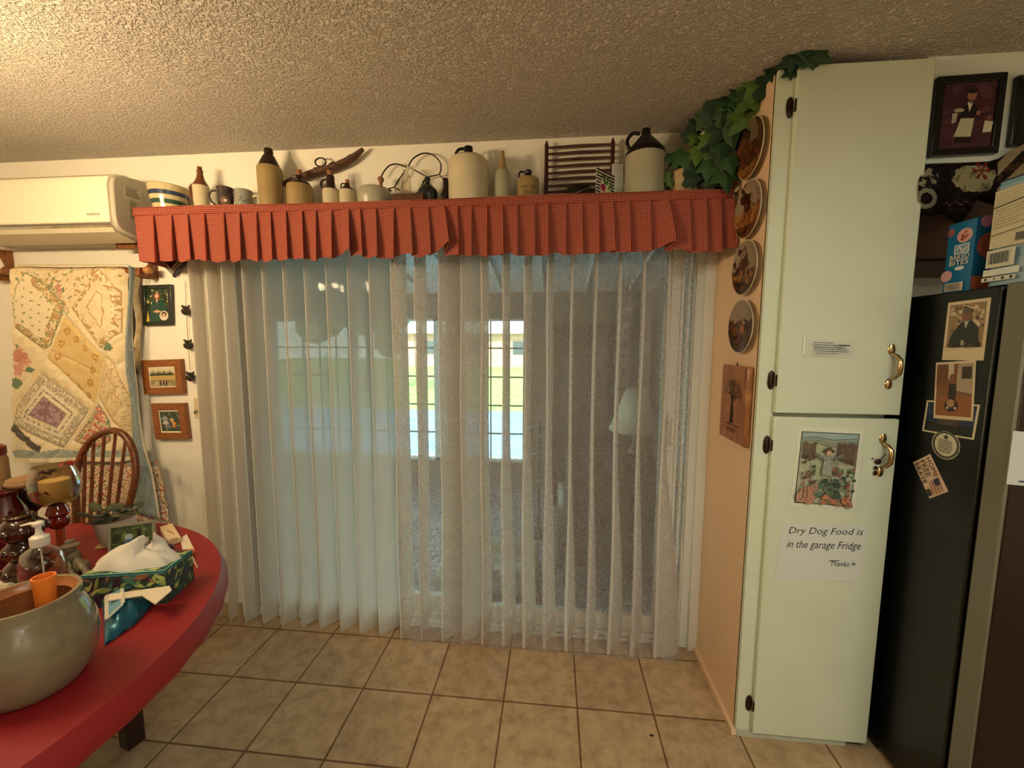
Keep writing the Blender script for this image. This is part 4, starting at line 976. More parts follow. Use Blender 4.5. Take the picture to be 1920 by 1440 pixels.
def pic2(F):
    F.rect(0, 0, 1, 1, '#e9dfc2'); F.rect(.03, .04, .97, .96, '#cfc09a'); F.rect(.03, .3, .97, .62, '#b59a58'); F.rect(.03, .04, .97, .35, '#8a7a52')
    for k in range(16): u = .05+k*.058; F.poly([(u-.03, .58), (u+.03, .58), (u, .72+.14*abs(math.sin(k*2.3)))], '#2c3526')
    for k in range(12): F.line([(.1+.07*k, .05), (.3+.035*k, .3)], .012, '#efe6cc')
    for u in (.42, .55, .66): F.rect(u, .12, u+.05, .3, '#4a2620').disc(u+.025, .33, .02, '#4a2620')
def cab(name, label, cs, draw):
    t = frame_rect(name, label, cs, .036, M_oakf, '#e9dfc2', draw, th=.028); return t
cab('picture_frame', 'honey oak box frame with a field and pine trees print below the green frame', [(270, 740), (343, 738), (263, 676)], pic2)
def pic3(F):
    F.rect(0, 0, 1, 1, '#e9dfc2'); F.rect(.04, .06, .96, .94, '#3b4636'); F.blobs(50, (.06, .1, .94, .9), .05, ['#56664a', '#2b3328', '#7d8a6c', '#44503c'], 8)
    for u, v, r, c in ((.28, .62, .13, '#8f8f96'), (.3, .38, .16, '#b9b3ac'), (.42, .3, .12, '#6a6f80'), (.62, .56, .1, '#b99a6a'), (.7, .36, .13, '#c98a3a'), (.55, .36, .08, '#4a4c58'), (.2, .3, .09, '#5c4a44'), (.82, .3, .08, '#6e5c4a')): F.disc(u, v, r, c, 14)
cab('picture_frame', 'honey oak box frame with a colourful figurine photo lowest of the wall pictures', [(291, 824), (352, 824), (282, 757)], pic3)
# heart plate
hp = thing('heart_plate', 'heart shaped painted plate hanging half hidden under the valance', 'plate', (at(325, 500, 'y', -.02).x, -.02, 1.84))
def heart(s, n=40): return [(s*(16*math.sin(a)**3)/17, s*(13*math.cos(a)-5*math.cos(2*a)-2*math.cos(3*a)-math.cos(4*a))/17) for a in [2*PI*i/n for i in range(n)]]
hc_ = Vector((at(323, 500, 'y', -.03).x, -.03, 1.925)); mb = MB()
for s, c_, d in ((.088, '#20262a', 0), (.078, '#b9a987', .003), (.066, '#39443a', .0045), (.060, '#c2b08a', .005), (.047, '#4a1712', .008)):
    mb.col = C(c_); P = [hc_+Vector((x, -d, z)) for x, z in heart(s)]; mb.prism(P, (0, .018+d if d == 0 else .002, 0))
mb.build('plate', CERAM, hp, smooth=False)
# strung ornaments
og = thing('hanging_bird_nests', 'three little dark bird nest ornaments strung on a thin cord', 'wall ornament', (at(352, 640, 'y', -.02).x, -.02, 1.3)); M_nest = mat('dark_bronze', '#2f2519', .5, .2, var=.6, vscale=90, bump=1, bscale=120)
MB().tube([at(347, 527, 'y', -.008), at(350, 600, 'y', -.012), at(353, 650, 'y', -.012), at(357, 695, 'y', -.012)], .0012, 5).build('cord', mat('jute', '#7a6340', .9), og)
for px, py in ((349, 583), (353, 647), (357.5, 707)):
    c = at(px, py, 'y', -.025); mb = MB().lathe([(.008, -.022), (.019, -.012), (.022, 0), (.018, .008), (.012, .004)], c, 14, cap1=True)
    mb.ball(c+Vector((0, -.004, .016)), .011, 10, (1.3, 1, .9)); mb.ball(c+Vector((-.013, -.006, .024)), .006, 8); mb.prism([c+Vector((.006, 0, .014)), c+Vector((.024, 0, .03)), c+Vector((.018, 0, .01))], (0, -.008, 0))
    mb.build('nest', M_nest, og)
# switch plate
a, b = at(366, 785, 'y', -.004), at(383, 746, 'y', -.004)
sw = thing('light_switch', 'cream light switch plate with a small hook beside the curtain edge', 'light switch', ((a.x+b.x)/2, 0, a.z))
M_sw = mat('almond_plastic', '#cdbb8f', .35); bx('plate', M_sw, a.x, b.x+.01, -.006, -.0005, a.z, b.z, sw, .002); bx('toggle', M_sw, (a.x+b.x)/2, (a.x+b.x)/2+.01, -.018, -.006, (a.z+b.z)/2, (a.z+b.z)/2+.018, sw, .002)
p = at(370, 772, 'y', -.01); MB().tube([p+Vector((-.012, 0, .008)), p+Vector((-.012, -.008, -.008)), p+Vector((0, -.01, -.01)), p+Vector((.004, -.004, .004)), p+Vector((.016, 0, .004))], .0022, 6).build('hook', M_iron, sw)

# ================================================================== pantry cabinet
PY, PX0, PX1 = -.45, 1.025, 1.475
pc = thing('pantry_cabinet', 'tall narrow pale green pantry cabinet with two stacked doors', 'cabinet', (1.25, -.22, 0))
bx('body', M_cab, PX0+.006, PX1-.02, PY+.02, -.003, .03, 2.41, pc)
bx('side_panel', M_peach, PX0-.006, PX0+.006, PY+.015, -.002, 0, 2.41, pc)
bx('face_stile', M_cab, PX0-.006, PX0+.05, PY, PY+.022, .0, 2.41, pc, .001)
bx('toe_kick', mat('grey_green_toe_kick', '#a9ad9a', .6), PX0, PX1-.06, PY-.004, PY+.02, 0, .028, pc)
M_hng = mat('dark_bronze_hinge', '#2e1d12', .35, .6); M_brs = mat('antique_brass', '#b59c74', .25, 1)
def door(z0, z1, nm, hz, hinges, dark):
    d = bx(nm, M_cab, PX0+.046, PX1, PY-.02, PY-.001, z0, z1, pc, .0025)
    mb = MB(); x = PX1-.047; y = PY-.02
    def sp(z, s): mb.lathe([(.003, 0), (.010, .006), (.0125, .016), (.010, .028), (.006, .036)] if s > 0 else [(.006, -.036), (.0115, -.028), (.012, -.016), (.007, -.006), (.001, 0)], (x, y, z), 14, Matrix.Diagonal((1, .55, 1)))
    sp(hz+.040, 1); sp(hz-.040, -1)
    mb.tube([(x, y-.004, hz+.044), (x+.006, y-.018, hz+.036), (x+.008, y-.030, hz+.022), (x+.008, y-.032, hz), (x+.007, y-.030, hz-.022), (x+.004, y-.018, hz-.036), (x, y-.004, hz-.042)], [.005, .006, .0075, .008, .0075, .006, .005], 12)
    mb.build('handle', M_brs, d)
    for h in hinges:
        mb = MB(); mb.lathe([(.001, -.034), (.009, -.026), (.012, -.01), (.012, .01), (.009, .026), (.001, .034)], (PX0+.035, PY-.003, h), 14, Matrix.Diagonal((1, .35, 1))); mb.tube([(PX0+.046, PY-.016, h-.02), (PX0+.046, PY-.016, h+.02)], .004, 8)
        mb.build('hinge', M_hng, d)
    return d
door(1.272, 2.408, 'upper_door', (at(1668, 688, 'y', -.49).z), [at(1487, 201, 'y', -.455).z, at(1453, 713, 'y', -.455).z], 0)
door(.032, 1.258, 'lower_door', (at(1652, 856, 'y', -.49).z), [at(1443, 834, 'y', -.455).z, at(1402, 1319, 'y', -.455).z], 1)
# stain/charm hanging below the lower handle
ch = at(1646, 872, 'y', -.475); mb = MB().tube([(PX1-.05, -.492, ch.z+.045), (ch.x, -.478, ch.z+.01)], .0015, 5); mb.ball(ch+Vector((0, 0, .012)), .010, 10, (1.2, .4, 1)); mb.ball(ch+Vector((-.006, 0, -.010)), .007, 8, (1, .4, 1)); mb.ball(ch+Vector((-.006, 0, -.028)), .006, 8, (1, .4, 1.7)); mb.ball(ch+Vector((-.018, 0, .022)), .003, 6)
tag(mb.build('hanging_charm', mat('dark_red_metal', '#2a0f0a', .4, .3)), 'small dark metal charm hanging from the lower brass cabinet handle', 'charm')
DY = PY-.0212
def sheet(name, label, cat, bl, br, tl, base, draw, y=DY, m=None, th=.0006):
    F = Flat(at(*bl, 'y', y), at(*br, 'y', y), at(*tl, 'y', y), base=base, th=th); draw(F); return tag(F.build(name, None, m), label, cat)
def dl(F):
    F.text('What is changing Tamborne', .18, .55, .80, .86, '#55586c')
    for k, (w, bold) in enumerate(((.82, 0), (.86, 1), (.88, 0), (.9, 0), (.62, 0))):
        v = .70-k*.125; rd = random.Random(k); u = .18
        while u < w: l = rd.uniform(.03, .09); F.line([(u, v), (min(w, u+l), v)], .035, '#5a5d70'); u += l+.015
    F.rect(.62, .66, .83, .74, '#33364a')
def dl(F):
    for k, w in enumerate((.58, .84, .80, .86, .85, .64)):
        v = .84-k*.125; rd = random.Random(k); u = .18
        while u < w: l = rd.uniform(.02, .06); F.line([(u, v), (min(w, u+l), v)], .042, '#50546a'); u += l+.012
    F.rect(.62, .68, .84, .75, '#33364a')
sheet('typed_label', 'thin strip of small typed lines taped to the upper cabinet door', 'label', (1506, 668), (1600, 672), (1508, 636), '#c3c5b6', dl)
bx('tape', mat('clear_tape', '#d9dcc8', .1), at(1506, 640, 'y', DY).x, at(1510, 640, 'y', DY).x, DY-.0012, DY-.0006, at(1508, 664, 'y', DY).z, at(1508, 630, 'y', DY).z, bpy.data.objects['typed_label'])
def dcol(F):
    bg_ = '#b3b49b'; F.rect(.06, .04, .94, .94, '#2c3530'); F.rect(.075, .05, .925, .93, '#a7a78c'); F.rect(.075, .84, .925, .93, '#8fa29c')
    for k in range(5): F.line([(.08, .86-.02*k), (.3, .88-.02*k), (.55, .85-.02*k), (.92, .88-.02*k)], .007, ['#39463c', '#5c7060'][k % 2])
    for k in range(9): F.rect(.09+k*.024, .6, .105+k*.024, .80+.02*math.sin(k), '#6b5346')
    for k in range(13): F.rect(.62+k*.023, .62-.006*k, .637+k*.023, .82+.012*math.sin(k*2), '#6a5348')
    for k in range(12): F.line([(.5+.034*k, .56), (.5+.034*k, .63)], .006, '#3f3a34')
    F.poly([(.4, .42), (.56, .42), (.55, .64), (.42, .64)], '#8f9386').disc(.48, .72, .09, '#4a3b33', 12, .025).disc(.48, .74, .045, '#5b4a3e').disc(.48, .695, .04, '#b99c80'); F.poly([(.26, .66), (.42, .6), (.42, .64), (.28, .70)], '#6d7468').poly([(.56, .6), (.7, .66), (.69, .70), (.55, .64)], '#6d7468')
    F.blobs(26, (.09, .3, .30, .66), .035, ['#5c4a42', '#8a5a50', '#a3a088', '#46523f'], 2); F.blobs(60, (.56, .18, .9, .52), .04, ['#4d5f4a', '#3c4a3a', '#7f5148', '#6a7a60', '#9aa08a'], 4)
    F.blobs(26, (.36, .14, .7, .38), .05, ['#3f5243', '#33443a', '#55685a'], 6); F.disc(.2, .2, .11, '#a67c64').disc(.13, .14, .09, '#ab846a').disc(.3, .26, .07, '#a07c66').disc(.25, .12, .09, '#a67c64'); F.line([(.2, .12), (.2, .28)], .008, '#4a3328').line([(.14, .12), (.15, .27)], .008, '#4a3328')
    F.blobs(24, (.4, .06, .9, .16), .045, ['#a86a4c', '#8a6a56', '#7c5a4a', '#b37c5a'], 9); rd = random.Random(3)
    for k in range(120): F.k -= .96; u, v = rd.uniform(.09, .9), rd.uniform(.06, .84); a = rd.uniform(0, PI); F.line([(u, v), (u+.03*math.cos(a), v+.022*math.sin(a))], .005, '#2f332d')
sheet('colouring_page', 'coloured in garden picture with pumpkins taped to the lower cabinet door', 'picture', (1481, 948), (1602, 956), (1497, 799), '#cfd0bb', dcol)
def dn(F):
    ink = '#2a2d36'; sc = lambda u, v: (u, v)
    F.text('Dry Dog Food is', .08, .93, .78, .93, ink, shear=.12); F.text('in the garage Fridge', .08, .93, .53, .70, ink, shear=.12); F.text('Thanks', .62, .84, .27, .36, ink, shear=.05)
    F.line([(.87, .30), (.91, .34)], .012, ink).line([(.91, .30), (.87, .34)], .012, ink).line([(.60, .36), (.72, .37)], .012, ink)
sheet('handwritten_note', 'white handwritten note about dry dog food taped below the colouring page', 'note', (1452, 1086), (1612, 1092), (1468, 980), '#c6c8bf', dn)

# ================================================================== plates and plaque on the peach side
def plate(cpx, cpy, z_r, label, draw, seed):
    X = PX0-.006; c = at(cpx, cpy, 'x', X); top, bot = at(*z_r[0], 'x', X), at(*z_r[1], 'x', X); r = (top.z-bot.z)/2; c.z = (top.z+bot.z)/2; c.y = (top.y+bot.y)/2
    t = thing('decorative_plate', label, 'plate', (X, c.y, c.z-r), 'scenic plates down the peach cabinet side')
    Mx = Matrix.Rotation(R(-90), 3, 'Y')
    MB().lathe([(r*.55, .001), (r*.6, .006), (r*.85, .014), (r, .024), (r*1.0, .026), (r*.97, .026), (r*.72, .016), (r*.66, .012), (.001, .012)], (X, c.y, c.z), 48, Mx).build('plate', mat('gilt_rimmed_porcelain', '#c9bb98', .12), t)
    mb = MB(); rr = r*.97; rd = random.Random(seed)
    def pos(a, s):   # follows the plate's dish
        d = .0265 if s > .95 else (.0165+(s-.72)/.25*.010 if s > .72 else .0128+.004*max(0, (s-.6)/.12))
        return Vector((X-d-.0008, c.y-rr*s*math.sin(a), c.z+rr*s*math.cos(a)))
    nr, na = 26, 72
    for j in range(nr):
        for i in range(na):
            s0, s1 = j/nr, (j+1)/nr; a0, a1 = 2*PI*i/na, 2*PI*(i+1)/na; sm = (s0+s1)/2; am = (a0+a1)/2
            mb.add([pos(a0, s0), pos(a0, s1), pos(a1, s1), pos(a1, s0)], [(0, 1, 2, 3)], draw(sm*math.sin(am), sm*math.cos(am), seed))
    mb.build('painted_scene', GLOSSP, t); return t
sky_, dbr, mbr, och, drk = C('#85735f'), C('#3a2013'), C('#6b3e1f'), C('#9a6a35'), C('#1f120b')
def sc1(x, y, s):
    n = nz(x*5, y*5, 1, s)+.5*nz(x*14, y*14, 1, s+1)
    if y > .25+.3*n and x > -.3-.2*n and x < .35 and y > .3: return mixc(sky_, dbr, .45)
    if y < -.45+.15*n: return mixc(och, mbr, .5+n)
    return mixc(dbr, mbr, max(0, min(1, .3+n)))
def sc2(x, y, s):
    n = nz(x*5, y*5, 1, s)+.5*nz(x*14, y*14, 1, s+1)
    if y > -.05 and math.hypot((x+.25)*1.3, y-.4)+.35*n < .42: return drk if n > -.1 else dbr
    if y > .1+.2*n: return mixc(sky_, C('#94826c'), .5+n*.5)
    return mixc(och, mbr, max(0, min(1, .45+n*1.2))) if y > -.5 else mixc(mbr, drk, max(0, min(1, .4+n)))
def sc3(x, y, s):
    n = nz(x*5, y*5, 1, s)+.5*nz(x*14, y*14, 1, s+1)
    if math.hypot((x+.35)*1.2, y-.2)+.35*n < .45: return mixc(dbr, mbr, max(0, .4+n))
    if y > .0+.15*n: return mixc(sky_, C('#94836e'), .5)
    return mixc(dbr, och, max(0, min(1, .35+n))) if y > -.55 else mixc(drk, mbr, max(0, min(1, .4+n)))
def sc4(x, y, s):
    n = nz(x*5, y*5, 1, s)+.5*nz(x*14, y*14, 1, s+1)
    if y > .25+.3*n: return mixc(sky_, C('#8f8272'), .5)
    return mixc(drk, mbr, max(0, min(1, .35+n*1.3))) if math.hypot(x+.1, y+.1) > .18 else mixc(och, C('#8a4a2a'), .5)
plate(1418, 277, ((1426, 218), (1412, 337)), 'topmost scenic brown plate half under the ivy', sc1, 1)
plate(1414, 392, ((1421, 335), (1408, 448)), 'scenic plate with a dark tree, second from the top', sc2, 5)
plate(1407, 502, ((1414, 449), (1402, 554)), 'scenic plate with pale sky, third from the top', sc3, 9)
plate(1400, 611, ((1405, 561), (1396, 662)), 'lowest scenic plate just above the wooden tree plaque', sc4, 13)
X = PX0-.007
c_bl, c_br, c_tl = at(1358, 822, 'x', X-.02), at(1402, 844, 'x', X-.02), at(1368, 684, 'x', X-.02)
pq = thing('wooden_plaque', 'varnished wooden plaque with an etched bare tree on the peach side', 'plaque', (X, (c_bl.y+c_br.y)/2, c_bl.z))
ya, yb = -.195, -.42; za, zb_ = c_br.z+.0, c_tl.z
bx('board', wood('varnished_wood', '#7c4a26', '#a06a3c', 7, .22, (4, 4, 1)), X-.022, X, ya, yb, za, zb_, pq, .006)
F = Flat((X-.0235, ya-.01, za+.01), (X-.0235, yb+.01, za+.01), (X-.0235, ya-.01, zb_-.01), base=None, toward=Vector((-5, 0, 1))); dk_ = '#24140c'
F.poly([(.42, .22), (.56, .22), (.52, .55), (.47, .55)], dk_)
rd = random.Random(2)
def br_(u, v, a, l, w):
    if l < .035: return
    u2, v2 = u+l*math.cos(a)*1.2, v+l*math.sin(a); F.k -= .9; F.line([(u, v), (u2, v2)], w, dk_)
    for d in (-.5, .45): br_(u2, v2, a+d+rd.uniform(-.15, .15), l*.72, w*.7)
for a in (2.3, 1.9, 1.45, 1.0, .6): br_(.5, .53, a, .13, .018)
F.line([(.2, .2), (.8, .2)], .012, dk_); F.line([(.25, .14), (.75, .14)], .012, '#4a2c18').line([(.3, .11), (.7, .11)], .01, '#4a2c18'); F.build('etched_tree', pq)
MB().tube([(X-.01, -.30, zb_), (X-.012, -.305, zb_+.012), (X-.01, -.31, zb_)], .0016, 6).build('hanger', M_iron, pq)

# ================================================================== refrigerator and what is on it
FX0, FT = 1.505, 1.675
fg = thing('refrigerator', 'black sided refrigerator with grey edged door right of the pantry cabinet', 'refrigerator', (1.95, -.4, 0))
M_fb = mat('black_fridge_side', '#0c0d0c', .32, bump=.08, bscale=250); M_fe = mat('grey_door_edge', '#6e6a5b', .45, .2); M_ff = mat('dark_steel', '#3b3029', .25, .85)
bx('body', M_fb, FX0+.012, 2.40, -.70, -.03, .02, FT, fg, .006)
bx('gasket', mat('rubber', '#050505', .8), FX0+.03, 2.38, -.722, -.70, .06, FT-.01, fg)
d = bx('door', M_fe, FX0, 2.405, -.785, -.722, .05, FT+.004, fg, .006); bx('door_face', M_ff, FX0+.004, 2.40, -.789, -.7845, .055, FT-.002, d, .002)
MB().tube([(2.3, -.80, .9), (2.3, -.835, .95), (2.3, -.835, 1.5), (2.3, -.80, 1.55)], .012).build('door_handle', M_chr, d)
bx('kick_plate', M_black, FX0+.03, 2.38, -.70, -.66, 0, .05, fg)
SX = FX0+.0115
def mag(name, label, cat, bl, br, tl, base, draw, k=0):
    F = Flat(at(*bl, 'x', SX-.0012*k), at(*br, 'x', SX-.0012*k), at(*tl, 'x', SX-.0012*k), base=base, th=.0008, toward=Vector((-5, -1, 1.5))); draw(F); return tag(F.build(name, None, GLOSSP), label, cat)
def m1(F):
    F.rect(.07, .22, .93, .95, '#8a7358'); F.blobs(40, (.1, .5, .9, .9), .06, ['#a08a6c', '#6b543e', '#c2ad8a', '#54412f'], 5); F.line([(.1, .85), (.4, .7)], .015, '#c9b899').line([(.4, .93), (.9, .8)], .015, '#c9b899')
    F.poly([(.12, .22), (.18, .42), (.35, .6), (.45, .66), (.65, .66), (.8, .55), (.86, .22)], '#262c28'); F.poly([(.47, .66), (.58, .66), (.52, .52)], '#a9a89c'); F.disc(.52, .75, .11, '#7a5540', 16, .10); F.disc(.52, .82, .11, '#5a5048', 14, .04); F.blobs(24, (.1, .23, .9, .3), .05, ['#1c1a18', '#3a332c', '#55483c'], 7); F.rect(.45, .25, .53, .34, '#8f8a78')
mag('photograph', 'photograph with wide lower border of a person in a dark jacket, topmost on the fridge', 'photograph', (1766, 675), (1844, 676), (1778, 568), '#c9b697', m1)
def m3(F):
    F.rect(.04, .05, .96, .95, '#22304a'); F.rect(.04, .05, .96, .35, '#1a1712'); F.rect(.3, .3, .7, .5, '#4a3c30')
mag('photograph', 'dark blue photograph tucked under the interior photograph on the fridge', 'photograph', (1729, 808), (1826, 825), (1738, 750), '#c9bda0', m3, 0)
def m2(F):
    F.rect(.05, .06, .95, .96, '#7a5238'); F.rect(.05, .06, .95, .4, '#8a5534'); F.poly([(.55, .5), (.95, .45), (.95, .96), (.6, .96)], '#a08e78'); F.rect(.05, .6, .3, .96, '#6b4a34'); F.rect(.36, .7, .5, .96, '#b9ae98'); F.rect(.7, .7, .93, .9, '#3b2f28')
    F.poly([(.38, .35), (.55, .33), (.58, .62), (.4, .62)], '#2e2420').disc(.48, .72, .08, '#7a4e38', 12, .07).disc(.46, .24, .17, '#33231c', 16, .1).disc(.46, .28, .1, '#a07a58', 14, .07).disc(.38, .2, .03, '#cbb9a0').disc(.58, .2, .03, '#cbb9a0')
mag('photograph', 'brown interior photograph overlapping the dark blue photograph on the fridge', 'photograph', (1750, 784), (1824, 790), (1755, 680), '#cbb898', m2, 1)
c0 = at(1773, 834, 'x', SX); rr = .046
mb = MB()
def ring(r0, r1, col, k, n=40):
    mb.col = C(col); xx = SX-.0004-.0003*k
    for i in range(n):
        a, b = 2*PI*i/n, 2*PI*(i+1)/n; P = lambda r, q: Vector((xx, c0.y-r*math.cos(q), c0.z+r*math.sin(q)))
        mb.add([P(r0, a), P(r1, a), P(r1, b), P(r0, b)], [(0, 1, 2, 3)])
ring(0.0001, .046, '#c3bca4', 0); ring(.036, .044, '#22251f', 1); ring(.0405, .0415, '#c3bca4', 2)
mb.col = C('#33362e')
for k in range(7):
    z = c0.z+.014-.006*k; w = .028*math.sqrt(max(.1, 1-((z-c0.z)/.033)**2))*.85; mb.add([Vector((SX-.0016, c0.y+w, z)), Vector((SX-.0016, c0.y-w, z)), Vector((SX-.0016, c0.y-w, z-.002)), Vector((SX-.0016, c0.y+w, z-.002))], [(0, 1, 2, 3)])
mb.add([Vector((SX-.0016, c0.y-.010*math.cos(a)*(1 if i % 2 else .45), c0.z+.024+.010*math.sin(a)*(1 if i % 2 else .45))) for i, a in enumerate([PI/2-PI/5+2*PI*j/10 for j in range(10)])], [tuple(range(10))])
tag(mb.build('round_magnet', GLOSSP, smooth=False), 'round cream and black lettered magnet below the dark blue photograph', 'magnet')
def m5(F):   # u runs along the long edge
    F.rect(.0, .0, 1, 1, '#cbb094'); ink = '#241a1a'
    F.text('HOME', .06, .58, .70, .92, ink); F.text('OF THE', .1, .3, .60, .67, '#8a3b32'); F.text('FREE', .06, .50, .36, .60, ink); F.text('BECAUSE OF THE', .06, .5, .28, .34, '#8a3b32'); F.text('BRAVE', .06, .62, .04, .27, ink)
    for k in range(7): F.poly([(.62, .86-.075*k), (.96, .80-.075*k), (.96, .765-.075*k), (.62, .825-.075*k)], '#8f3a34' if k % 2 == 0 else '#cbb094')
    F.poly([(.62, .88), (.78, .85), (.78, .60), (.62, .63)], '#20263a'); F.rect(.78, .06, .95, .25, '#2c2a2a')
mag('bumper_magnet', 'tilted HOME FREE BRAVE magnet with a small flag, lowest on the fridge side', 'magnet', (1712, 867), (1743, 935), (1744, 851), '#cbb094', m5)
def m6(F):
    F.rect(.45, .6, 1, .85, '#2b3350').rect(.5, .55, 1, .62, '#7a2f2c'); F.disc(.75, .3, .2, '#1f2a4a'); F.rect(.3, .06, .8, .09, '#39405c')
F = Flat(at(1887, 908, 'y', -.7895), at(1960, 914, 'y', -.7895), at(1900, 808, 'y', -.7895), base='#b9bcb8', th=.0004); m6(F); tag(F.build('fridge_flyer', None), 'white flyer with blue and red marks on the fridge front', 'flyer')
# boxes on top
bxo = thing('snack_box', 'narrow blue snack box lettered baked bites on top of the fridge', 'box', (1.62, -.53, FT+.001)); BX = 1.55
ya, yb = at(1768, 545, 'x', BX).y, at(1815, 540, 'x', BX).y-.005; zt = at(1790, 420, 'x', BX).z
bx('carton', mat('blue_carton', '#1d5f84', .4), BX, BX+.17, yb, ya, FT+.001, zt, bxo)
F = Flat((BX-.0006, ya, FT+.002), (BX-.0006, yb, FT+.002), (BX-.0006, ya, zt-.001), base='#1f6690', th=.0004, toward=Vector((-5, -1, 1.7)))
F.disc(.62, .80, .28, '#c99a8c', 20, .1).disc(.64, .8, .12, '#9b4a4a', 10, .04).blobs(8, (.45, .74, .8, .86), .05, ['#e3cfc0', '#7a3a34'], 3).disc(.12, .88, .14, '#8a5a5c', 14, .06).disc(.1, .25, .22, '#c99aa0', 18, .08)
F.rect(.3, .55, .85, .68, '#c9d2d6').rect(.34, .565, .81, .665, '#7f93a3').line([(.38, .6), (.5, .65), (.6, .58), (.78, .63)], .012, '#e6e6e6')
F.text('BAKED', .18, .88, .47, .54, '#e6dcc0'); F.text('BITES', .18, .88, .39, .46, '#e6dcc0'); F.disc(.58, .34, .18, '#c9d2d6', 16, .03).rect(.1, .02, .78, .14, '#c9bfae')
for k in range(14): F.rect(.14+k*.042, .03, .155+k*.042, .13, '#4a4a4a')
F.build('printed_face', bxo, GLOSSP)
F = Flat((BX, yb-.0006, FT+.002), (BX+.17, yb-.0006, FT+.002), (BX, yb-.0006, zt-.001), base='#174d70', th=.0004); F.disc(.25, .62, .22, '#8a4a3a', 18, .18).disc(.15, .95, .1, '#a8708a').rect(0, .02, .4, .2, '#8a4a2c'); F.build('printed_front', bxo, GLOSSP)
# bag of wipes
bg_ = thing('plastic_pack', 'large blue and white plastic wrapped pack lying on the fridge', 'package', (1.66, -.69, FT+.005))
PX = 1.55; ya, yb = at(1838, 530, 'x', PX).y, at(1950, 524, 'x', PX).y; z0, z1 = FT+.006, at(1850, 352, 'x', PX).z
def pk(u, v):
    a = 2*PI*u; e = .42; c_, s_ = math.cos(a), math.sin(a)
    yy = (ya+yb)/2-(ya-yb)/2*math.copysign(abs(c_)**e, c_)*-1*(1-.10*max(0, v-.85)/.15); xx = PX+.11+.11*math.copysign(abs(s_)**e, s_)
    return Vector((xx+.004*math.sin(v*17+u*30)+.003*nz(u*40, v*20), yy+.004*math.sin(v*13+u*25), z0+(z1-z0)*v))
def pkc(u, v): return mixc(C('#7fa3b4'), C('#a9b7b6'), .5+.8*nz(u*12, v*8, 1, 3)) if v < .96 else C('#6f97a8')
mb = MB().grid(pk, 64, 24, col=pkc); mb.col = C('#8fb0bd'); mb.add([pk(i/48, 1)*.98+Vector(((PX+.11), (ya+yb)/2, z1))*.02+Vector((0, 0, .004)) for i in range(48)], [tuple(range(48))]); mb.add([pk(i/48, 0) for i in range(48)], [tuple(range(48))])
mb.build('wrapper', attr_mat('shiny_wrap', .15, bump=.2, bscale=60, spec=.7), bg_)
F = Flat((PX-.0075, ya-.022, z0+.012), (PX-.0075, yb+.01, z0+.012), (PX-.0075, ya-.022, z1-.02), base=None, toward=Vector((-5, -1, 1.7)))
F.rect(.0, .36, .82, .98, '#c3b898'); rd = random.Random(6)
for k in range(12): F.line([(.04, .93-.032*k), (rd.uniform(.5, .78), .95-.032*k)], .005, '#8f8a76')
F.line([(0, .8), (.82, .84)], .008, '#222').line([(0, .50), (.82, .54)], .006, '#444'); F.rect(.58, .40, .78, .48, '#5c5c54'); F.rect(0, .15, .62, .34, '#c9c3ac')
for k in range(16): F.rect(.05+k*.03, .19, .06+k*.03+.006*(k % 3), .31, '#444a4c')
F.rect(.0, .06, .78, .13, '#c9cdc2').rect(-.02, .0, .72, .045, '#c9c8b4')
for u, c_ in ((.08, '#2f3336'), (.28, '#8a8a86'), (.46, '#23282a'), (.64, '#2f3336')): F.disc(u, .022, .035, c_, 12)
F.build('printed_label', bg_, GLOSSP)
# wooden over-fridge cabinet
oc = thing('over_fridge_cabinet', 'brown wooden cabinet recessed above the refrigerator', 'cabinet', (2.2, -.2, 1.80)); M_bw = wood('brown_cabinet_wood', '#3a1c0c', '#552c14', 8, .4)
bx('body', M_bw, 1.49, 3.1, -.28, -.003, 1.80, 2.108, oc)
for k in range(3): dd = bx('door', M_bw, 1.50+k*.53, 2.02+k*.53, -.30, -.281, 1.82, 2.10, oc, .005); MB().ball((1.98+k*.53 if k % 2 == 0 else 1.54+k*.53, -.31, 1.85), .013, 10).build('knob', M_brs, dd)
# waiter picture + neighbour frame
def wt(F):
    F.rect(0, 0, 1, 1, '#44242c'); F.blobs(30, (0, 0, 1, 1), .12, ['#4a2830', '#3c1f28', '#54303a'], 2)
    F.poly([(.3, .08), (.62, .08), (.6, .45), (.34, .45)], '#1f1518'); F.poly([(.28, .18), (.6, .17), (.63, .46), (.38, .47)], '#b3ae8c'); F.poly([(.34, .46), (.4, .62), (.55, .70), (.68, .62), (.62, .45)], '#171214'); F.poly([(.47, .7), (.58, .7), (.52, .55)], '#c9c3ae')
    F.disc(.54, .80, .09, '#8a5f50', 16, .085).disc(.54, .86, .09, '#1c1415', 12, .035).poly([(.48, .7), (.54, .67), (.6, .71), (.54, .69)], '#111'); F.disc(.32, .58, .1, '#a39c7c', 14, .03).poly([(.2, .38), (.28, .4), (.3, .54), (.2, .54)], '#a8a488'); F.poly([(.8, .22), (.96, .22), (.98, .38), (.82, .4)], '#bdb79c').disc(.9, .44, .05, '#7a4a48')
    F.line([(.65, .52), (.95, .5)], .012, '#2a1a1c'); F.disc(.68, .52, .045, '#8a5f50')
a_, b_, c_ = (1745, 293), (1873, 286), (1761, 143)
frame_rect('picture_frame', 'black framed picture of a waiter in a white apron above the fridge', [a_, b_, c_], .022, M_black, '#44242c', wt, th=.018, y=-.422)
frame_rect('picture_frame', 'black framed picture cut off by the right edge of the photo', [(1896, 272), (1990, 268), (1912, 140)], .02, M_black, '#14201f', lambda F: F.blobs(20, (0, 0, 1, 1), .1, ['#182a2a', '#101a1c'], 3), th=.018, y=-.422)
